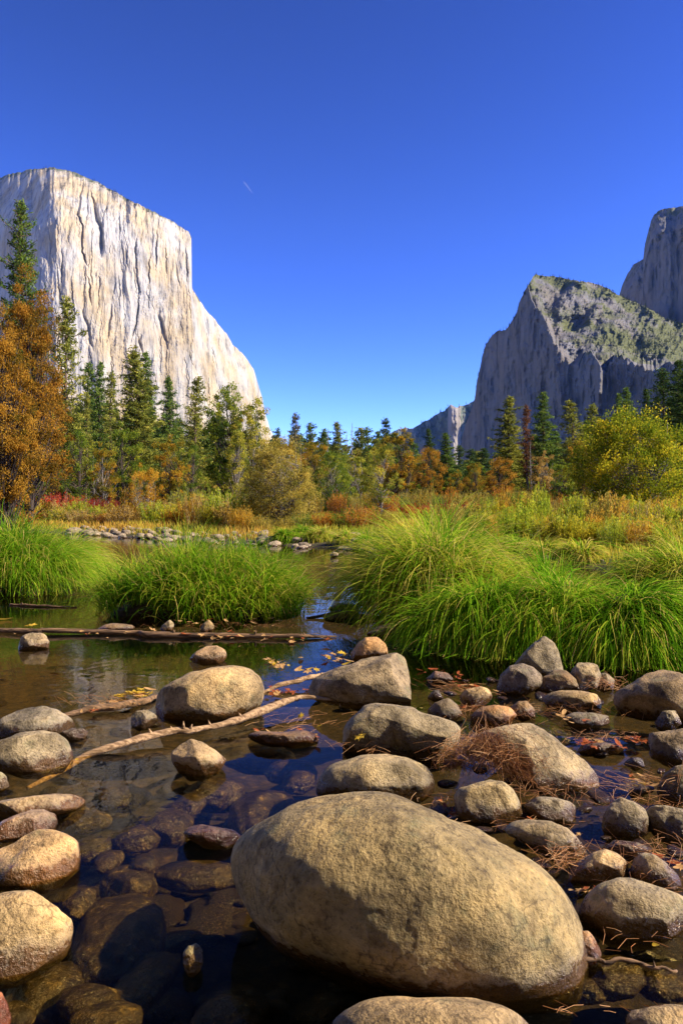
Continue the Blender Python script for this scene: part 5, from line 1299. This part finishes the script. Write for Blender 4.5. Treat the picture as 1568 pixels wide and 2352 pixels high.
# ------------------------------------------------------------------ driftwood
M_DRIFT = bark_mat('driftwood', (0.13, 0.07, 0.03), (0.42, 0.27, 0.14), 70, 1.0, 0.12)
M_LOG = bark_mat('wet_log', (0.05, 0.028, 0.014), (0.26, 0.15, 0.075), 60, 1.0, 0.10)
def wood_path(pts, radii, mat, label, name, cat, zoff=0.012, knots=(), n=60):
    """pts: picture x, y, height above water"""
    W = []
    for x, y, z in pts:
        Y = water_dist(y, z); W.append(((x - CX) / F * Y, Y, z))
    W = np.array(W); t0 = np.linspace(0, 1, len(W)); tt = np.linspace(0, 1, n)
    P_ = np.stack([np.interp(tt, t0, W[:, i]) for i in range(3)], 1)
    ker = np.hanning(9)[1:-1]; ker /= ker.sum()
    for i in range(3):
        pad = np.concatenate([np.full(3, P_[0, i]), P_[:, i], np.full(3, P_[-1, i])]); P_[:, i] = np.convolve(pad, ker, 'valid')
    P_ += np.stack([0 * tt, fbm(P3(tt * 14, tt * 0, 1.0), 2, 5) * 0.006, fbm(P3(tt * 14, tt * 0, 5.0), 2, 8) * 0.004], 1)
    R = np.interp(tt, t0, radii) * (1 + 0.14 * fbm(P3(tt * 30, tt * 0, 2.0), 2, 9))
    mb = MB(); mb.add(*tube(P_, R, 10, True, 0.06))
    knots = list(knots) + [(rng.uniform(0.1, 0.9), rng.uniform(0.3, 2.8), rng.uniform(0.02, 0.05)) for _ in range(n // 14)]
    for kt, ang, L in knots:
        i = int(kt * (n - 1)); o = P_[i]; d = np.array([math.cos(ang) * 0.5, -0.2, math.sin(ang)])
        mb.add(*tube([o, o + d * L * 0.6, o + d * L], [R[i] * 0.7, R[i] * 0.4, R[i] * 0.12], 6))
    ob = link(name, mb.mesh(name, True), mat); tag(ob, label, cat)
    return ob
wood_path([(55, 1815, -0.07), (130, 1775, -0.03), (190, 1738, -0.005), (240, 1722, 0.02), (330, 1695, 0.035), (410, 1676, 0.05), (440, 1679, 0.04), (500, 1670, 0.035), (545, 1655, 0.05), (600, 1632, 0.06), (650, 1612, 0.07), (690, 1601, 0.07), (750, 1604, 0.06), (800, 1608, 0.05)],
          [0.008, 0.013, 0.016, 0.015, 0.018, 0.018, 0.015, 0.014, 0.018, 0.021, 0.018, 0.013, 0.009, 0.006], M_DRIFT, 'long curved driftwood branch lying from the left pool to the hump-shaped boulder', 'driftwood_branch', 'branch', knots=((0.42, 1.5, 0.05), (0.97, -1.2, 0.05)), n=90)
wood_path([(600, 1592, 0.0), (640, 1574, 0.03), (700, 1560, 0.05), (745, 1548, 0.05), (790, 1545, 0.05)], [0.008, 0.014, 0.016, 0.013, 0.009], M_DRIFT, 'thin pale stick leaning on the left end of the hump-shaped boulder', 'driftwood_stick', 'stick', n=40)
wood_path([(-60, 1446, 0.02), (90, 1450, 0.025), (100, 1448, 0.03), (320, 1453, 0.02), (330, 1458, 0.02), (560, 1460, 0.02), (690, 1461, 0.025), (776, 1462, 0.01)], [0.024, 0.025, 0.021, 0.023, 0.025, 0.022, 0.018, 0.006], M_LOG, 'long thin waterlogged trunk floating in front of the wide sedge tussock', 'floating_log', 'log', n=110, knots=((0.75, 1.4, 0.06),))
wood_path([(20, 1388, 0.01), (100, 1392, 0.012), (180, 1395, 0.008)], [0.012, 0.014, 0.006], M_LOG, 'thin dark stick in the shade between the two left tussocks', 'driftwood_stick', 'stick', n=30)
wood_path([(140, 1645, 0.0), (210, 1628, 0.02), (280, 1622, 0.025), (340, 1608, 0.02), (368, 1596, 0.01)], [0.012, 0.02, 0.022, 0.018, 0.01], M_LOG, 'short brown log stuck left of the egg-shaped boulder', 'floating_log', 'log', n=40)
wood_path([(1230, 2195, 0.01), (1360, 2205, 0.01), (1480, 2215, 0.012), (1560, 2232, 0.008)], [0.004, 0.006, 0.005, 0.003], M_LOG, 'thin twig afloat in the lower right pool', 'driftwood_stick', 'stick', n=30)
wood_path([(700, 1420, 0.01), (760, 1412, 0.03), (850, 1415, 0.03), (880, 1420, 0.01)], [0.012, 0.02, 0.016, 0.008], M_LOG, 'dark stick lying across the channel between the tussocks', 'driftwood_stick', 'stick', n=30)

# ------------------------------------------------------------------ fallen leaves
def maple_leaf(seed):
    rr = np.random.default_rng(seed)
    ang = np.radians([-90, -60, -48, -20, -5, 10, 30, 52, 62, 78, 90, 102, 118, 128, 150, 170, 185, 200, 228, 240])
    rad = np.array([0.25, 0.42, 0.62, 0.50, 0.95, 0.50, 0.62, 1.0, 0.62, 0.75, 1.15, 0.75, 0.62, 1.0, 0.62, 0.5, 0.95, 0.50, 0.62, 0.42]) * rr.uniform(0.88, 1.1, 20)
    x, y = np.cos(ang) * rad, np.sin(ang) * rad
    z = 0.16 * (x * x) * rr.uniform(-1, 2) + 0.14 * y * rr.uniform(-1, 1) + rr.normal(size=20) * 0.05
    v = [(0, 0, 0.0)] + list(zip(x, y, z)) + [(-0.03, -1.0, 0.05), (0.03, -1.0, 0.05)]
    t = [(0, 1 + i, 1 + (i + 1) % 20) for i in range(20)] + [(0, 21, 22)]
    return np_mesh('leaf', v, None, t, var=rr.uniform(0.2, 0.9, len(v)))
def oval_leaf(seed):
    rr = np.random.default_rng(seed)
    a = np.arange(12) / 12 * 2 * math.pi
    x, y = np.cos(a) * 0.38 * (1 - 0.2 * np.sin(a)), np.sin(a); z = 0.5 * x * x + 0.1 * y * y * rr.uniform(0, 2)
    v = [(0, 0, 0)] + list(zip(x, y, z)); t = [(0, 1 + i, 1 + (i + 1) % 12) for i in range(12)]
    return np_mesh('leaf', v, None, t, var=rr.uniform(0.2, 0.9, 13))
LEAF = [maple_leaf(1), maple_leaf(2), maple_leaf(3), oval_leaf(4), oval_leaf(5)]
F_YEL = leaf_mat('fallen_yellow', P((0.45, 0.27, 0.03), (0.75, 0.52, 0.06)), 0.3, 0.05)
F_TAN = leaf_mat('fallen_tan', P((0.32, 0.17, 0.06), (0.62, 0.38, 0.16)), 0.2, 0.05)
F_RED = leaf_mat('fallen_red_brown', P((0.20, 0.04, 0.015), (0.42, 0.12, 0.04)), 0.2, 0.05)
LC = {'y': (F_YEL, 'yellow'), 't': (F_TAN, 'tan'), 'r': (F_RED, 'red-brown')}
def leaf(px, py, z, size, c, k, label, group=None, tilt=0.35):
    Y = water_dist(py, z)
    o = link('fallen_leaf', LEAF[k], LC[c][0], None, ((px - CX) / F * Y, Y, z)); o.scale = (size, size, size)
    o.rotation_euler = (rnd.uniform(-tilt, tilt), rnd.uniform(-tilt, tilt), rnd.uniform(0, 6.28))
    tag(o, label, 'leaf', group); return o
for px, py, z, s, c, k, lab in [(310, 1590, 0.035, 0.065, 'y', 0, 'largest yellow maple leaf, on the leaf heap left of the egg-shaped boulder'), (12, 1423, 0.01, 0.09, 'y', 3, 'yellow leaf afloat at the left edge above the log'), (72, 1436, 0.04, 0.07, 'y', 1, 'yellow leaf on the floating log near its left end'),
        (351, 1446, 0.05, 0.045, 't', 0, 'pale leaf standing on the middle of the floating log'), (178, 1745, 0.006, 0.018, 'y', 3, 'tiny yellow leaf afloat right of the nearer grey-tan boulder'), (828, 1690, 0.16, 0.035, 'y', 0, 'yellow maple leaf stuck on the left side of the blocky boulder'),
        (1378, 1664, 0.006, 0.035, 'y', 3, 'yellow-green leaf afloat at the foot of the wet glinting stone'), (1355, 1806, 0.006, 0.022, 'y', 3, 'cream leaf tip under the end of the wedge-shaped boulder'), (1505, 2172, 0.006, 0.022, 'y', 4, 'lime leaf afloat in the lower right pool'),
        (1377, 1703, 0.03, 0.035, 't', 1, 'orange-tan maple leaf on top of the red-brown leaf heap'), (794, 1588, 0.06, 0.03, 'r', 4, 'curled brown leaf leaning on the hump-shaped boulder'), (1343, 2042, 0.02, 0.02, 'r', 3, 'red leaf wedged between bright tan and large grey stones'),
        (733, 1668, 0.006, 0.03, 'y', 4, 'small yellow leaf afloat between branch and blocky boulder'), (690, 1645, 0.006, 0.03, 'y', 2, 'yellow leaf afloat just below the driftwood branch'), (786, 1500, 0.01, 0.05, 'y', 1, 'yellow leaf afloat in the channel left of the orange stone'), (690, 1512, 0.01, 0.05, 't', 3, 'tan leaf afloat right of the egg-shaped boulder near the channel')]:
    leaf(px, py, z, s, c, k, lab, 'single fallen leaves')
def leaf_patch(px0, px1, py0, py1, n, where, cols, size=(0.02, 0.045), z=0.008, dz=0.02):
    for i in range(n):
        u = rnd.uniform(0, 1); c = rnd.choice(cols)
        leaf(px0 + (px1 - px0) * u, py0 + (py1 - py0) * u + rnd.gauss(0, 5), z + rnd.uniform(0, dz), rnd.uniform(*size), c, rnd.randrange(5), LC[c][1] + ' fallen leaf among others ' + where, 'fallen leaves ' + where)
leaf_patch(270, 345, 1602, 1590, 22, 'heaped left of the egg-shaped boulder', 'yyyt', (0.025, 0.05))
leaf_patch(170, 330, 1632, 1610, 16, 'caught on the short brown log', 'ttr', (0.015, 0.035), 0.02)
leaf_patch(420, 770, 1456, 1466, 34, 'caught along the right half of the floating log', 'trrt', (0.02, 0.05), 0.02, 0.03)
leaf_patch(20, 340, 1448, 1455, 12, 'caught along the left half of the floating log', 'trt', (0.015, 0.035), 0.03, 0.02)
leaf_patch(615, 740, 1520, 1545, 20, 'afloat beyond the thin pale stick', 'ytt', (0.02, 0.05))
leaf_patch(612, 730, 1592, 1575, 20, 'drifted between the two sticks', 'rrt', (0.02, 0.04))
leaf_patch(580, 740, 1680, 1690, 20, 'on the flat rusty wet stone', 'rrt', (0.015, 0.032), 0.01)
leaf_patch(1325, 1430, 1705, 1712, 26, 'heaped on the low wet stone at the right', 'rrrt', (0.015, 0.035), 0.02, 0.03)
leaf_patch(1440, 1480, 1695, 1700, 12, 'against the flat brown slab', 'rt', (0.02, 0.035), 0.02)
leaf_patch(1020, 1150, 1560, 1590, 18, 'between the pale angular and purple-grey stones', 'rrt', (0.015, 0.035), 0.01)
leaf_patch(960, 1060, 1540, 1555, 14, 'in the shade behind the hump-shaped boulder', 'rr', (0.02, 0.04), 0.01)
leaf_patch(1280, 1370, 1640, 1655, 8, 'on the wet glinting stone', 'tr', (0.015, 0.03), 0.06)
leaf_patch(1310, 1420, 2040, 2060, 14, 'around the foot of the bright tan stone', 'rrt', (0.01, 0.022), 0.01)
leaf_patch(1500, 1568, 1960, 1985, 10, 'behind the brown-shaded stone', 'rt', (0.012, 0.025), 0.02)
leaf_patch(400, 640, 1422, 1430, 18, 'at the foot of the wide sedge tussock', 'ttr', (0.02, 0.045), 0.02, 0.04)
leaf_patch(740, 800, 1500, 1520, 10, 'afloat left of the rounded orange stone', 'yrt', (0.02, 0.045))

leaf_patch(1200, 1330, 1880, 1915, 14, 'between the flat grey-tan and round grey stones', 'rrt', (0.010, 0.022), 0.006, 0.01)
leaf_patch(1040, 1200, 1620, 1640, 16, 'around the rounded orange-brown stone', 'rrt', (0.012, 0.028), 0.006, 0.02)
leaf_patch(1440, 1560, 1780, 1820, 16, 'in the right pool by the dark olive stone', 'rrt', (0.012, 0.026), 0.006, 0.01)
leaf_patch(1010, 1060, 1840, 1880, 10, 'in the dark gap left of the round mottled boulder', 'rrt', (0.010, 0.022), 0.006, 0.01)
# ------------------------------------------------------------------ pine needles
M_NEED = leaf_mat('dry_needles', P((0.14, 0.05, 0.02), (0.36, 0.16, 0.06), (0.60, 0.36, 0.18)), 0.1, 0.05)
def needles(spots, name='pine_needles', kind='stuff', label=None):
    """spots: centre px, py, z, spread x (m), spread y (m), height, count, length, direction (or None), stiffness"""
    global rng
    rng = np.random.default_rng(len(spots) * 31 + 5)
    mb = MB()
    for (px, py, z, sx, sy, hz, n, L, dr, jt) in spots:
        Y = water_dist(py, z); X = (px - CX) / F * Y
        c = np.stack([X + rng.normal(size=n) * sx, Y + rng.normal(size=n) * sy, z + np.abs(rng.normal(size=n)) * hz], 1)
        az = (rng.uniform(0, 6.28, n) if dr is None else dr + rng.normal(size=n) * jt)
        el = rng.normal(size=n) * (0.12 if hz < 0.012 else 0.4) - (0 if dr is None else 0.3)
        d = np.stack([np.cos(az) * np.cos(el), np.sin(az) * np.cos(el), np.sin(el)], 1)
        ll = L * rng.uniform(0.35, 0.95, n)
        a = c - d * (ll / 2)[:, None]; b = c + d * (ll / 2)[:, None]; mid = c + np.stack([0.10 * ll * np.sin(az) * rng.normal(size=n), -0.10 * ll * np.cos(az) * rng.normal(size=n), 0.06 * ll], 1)
        s = np.stack([-np.sin(az), np.cos(az), 0 * az], 1) * 0.0007; u = np.cross(d, s)
        v = np.stack([a - s, a + s, a + u, mid - s, mid + s, mid + u, b - s, b + s, b + u], 1).reshape(-1, 3)
        k = np.arange(n)[:, None] * 9
        qs = np.concatenate([k + np.array([[i, j, j + 3, i + 3]]) for i, j in ((0, 1), (1, 2), (2, 0), (3, 4), (4, 5), (5, 3))])
        v[:, 2] = np.maximum(v[:, 2], 0.004)
        mb.add(v, qs, a=np.repeat(np.clip(rng.normal(size=n) * 0.25 + 0.5, 0, 1), 9))
    o = link(name, mb.mesh(name), M_NEED); tag(o, label, kind=kind)
    return o
needles([(1140, 1745, 0.10, 0.05, 0.04, 0.05, 420, 0.20, -1.2, 0.35), (1180, 1775, 0.06, 0.05, 0.03, 0.04, 380, 0.20, -1.0, 0.35), (1090, 1740, 0.09, 0.05, 0.04, 0.04, 300, 0.18, -2.3, 0.4), (1130, 1735, 0.12, 0.09, 0.05, 0.03, 260, 0.18, None, 0), (1040, 1765, 0.05, 0.04, 0.03, 0.03, 160, 0.16, 0.9, 0.5)], 'needle_heap')
needles([(1250, 1640, 0.02, 0.20, 0.06, 0.02, 140, 0.12, None, 0), (1100, 1640, 0.02, 0.12, 0.05, 0.02, 90, 0.11, None, 0), (1480, 1850, 0.02, 0.12, 0.05, 0.02, 90, 0.11, None, 0), (1240, 1830, 0.02, 0.10, 0.04, 0.02, 70, 0.10, None, 0), (1290, 1985, 0.03, 0.04, 0.03, 0.02, 60, 0.14, 1.0, 0.6), (1350, 1980, 0.02, 0.08, 0.04, 0.02, 50, 0.14, None, 0), (1500, 2030, 0.02, 0.08, 0.04, 0.02, 30, 0.08, None, 0), (1530, 1960, 0.03, 0.10, 0.04, 0.02, 60, 0.14, None, 0),
         (1440, 1800, 0.01, 0.14, 0.05, 0.01, 60, 0.15, 0.1, 0.5), (1550, 1800, 0.06, 0.08, 0.05, 0.03, 40, 0.15, None, 0), (1390, 1580, 0.06, 0.06, 0.05, 0.03, 90, 0.14, 0.6, 0.4), (1380, 1700, 0.03, 0.09, 0.03, 0.02, 70, 0.12, None, 0),
         (1060, 1585, 0.01, 0.12, 0.10, 0.01, 70, 0.14, 0.3, 0.6), (690, 1660, 0.01, 0.15, 0.10, 0.01, 60, 0.13, None, 0), (830, 1725, 0.04, 0.06, 0.04, 0.03, 30, 0.13, None, 0), (1060, 1850, 0.01, 0.08, 0.04, 0.01, 30, 0.12, None, 0),
         (1450, 2160, 0.01, 0.12, 0.04, 0.01, 18, 0.09, None, 0), (1200, 1900, 0.01, 0.10, 0.05, 0.01, 40, 0.13, None, 0), (250, 1615, 0.03, 0.20, 0.05, 0.02, 60, 0.12, 0.2, 0.4), (1010, 1900, 0.01, 0.05, 0.03, 0.01, 16, 0.12, None, 0),
         (620, 1440, 0.03, 0.5, 0.05, 0.02, 160, 0.12, None, 0), (1330, 2320, 0.01, 0.15, 0.03, 0.01, 16, 0.08, 0.1, 0.8)], 'pine_needles')

# ------------------------------------------------------------------ vapour trail and waterfall lip
def trail():
    mb = MB()
    a = np.array(px_at(560, 417, 9000)); b = np.array(px_at(580, 444, 8600))
    t = np.linspace(0, 1, 12)[:, None]
    v, q, tt = tube(a * (1 - t) + b * t, np.interp(t[:, 0], [0, 0.3, 1], [4, 7, 2]), 8)
    m, n, l = new_mat('vapour'); p = N(n, 'ShaderNodeBsdfDiffuse'); p.inputs[0].default_value = (0.9, 0.9, 0.9, 1); tr = N(n, 'ShaderNodeBsdfTransparent')
    mx = N(n, 'ShaderNodeMixShader'); mx.inputs[0].default_value = 0.08; l.new(tr.outputs[0], mx.inputs[1]); l.new(p.outputs[0], mx.inputs[2])
    o = N(n, 'ShaderNodeOutputMaterial'); l.new(mx.outputs[0], o.inputs[0])
    mb.add(v, q, tt)
    tag(link('vapour_trail', mb.mesh('vapour_trail', True), m), kind='stuff')
trail()

def waterfall():
    mb = MB(); P_ = [px_at(1496, 855, 1500), px_at(1504, 850, 1500), px_at(1514, 847, 1500), px_at(1524, 845, 1502)]
    mb.add(*tube(P_, [1.0, 2.6, 2.2, 0.8], 6)); tag(link('waterfall', mb.mesh('waterfall', True), plain_mat('white_water', (0.8, 0.82, 0.85), 0.5)), kind='structure')
waterfall()

# ------------------------------------------------------------------ haze
def haze():
    x0, x1, y0, y1, z0, z1_ = -9100, 9100, -9100, 9100, -3, 3200
    v = [(x0, y0, z0), (x1, y0, z0), (x1, y1, z0), (x0, y1, z0), (x0, y0, z1_), (x1, y0, z1_), (x1, y1, z1_), (x0, y1, z1_)]
    q = [(0, 3, 2, 1), (4, 5, 6, 7), (0, 1, 5, 4), (1, 2, 6, 5), (2, 3, 7, 6), (3, 0, 4, 7)]
    m, n, l = new_mat('haze'); p = N(n, 'ShaderNodeVolumePrincipled')
    p.inputs['Color'].default_value = (0.16, 0.38, 1.0, 1); p.inputs['Density'].default_value = 0.000021; p.inputs['Anisotropy'].default_value = 0.0
    o = N(n, 'ShaderNodeOutputMaterial'); l.new(p.outputs[0], o.inputs['Volume'])
    tag(link('haze', np_mesh('haze', v, q), m), kind='stuff')
haze()
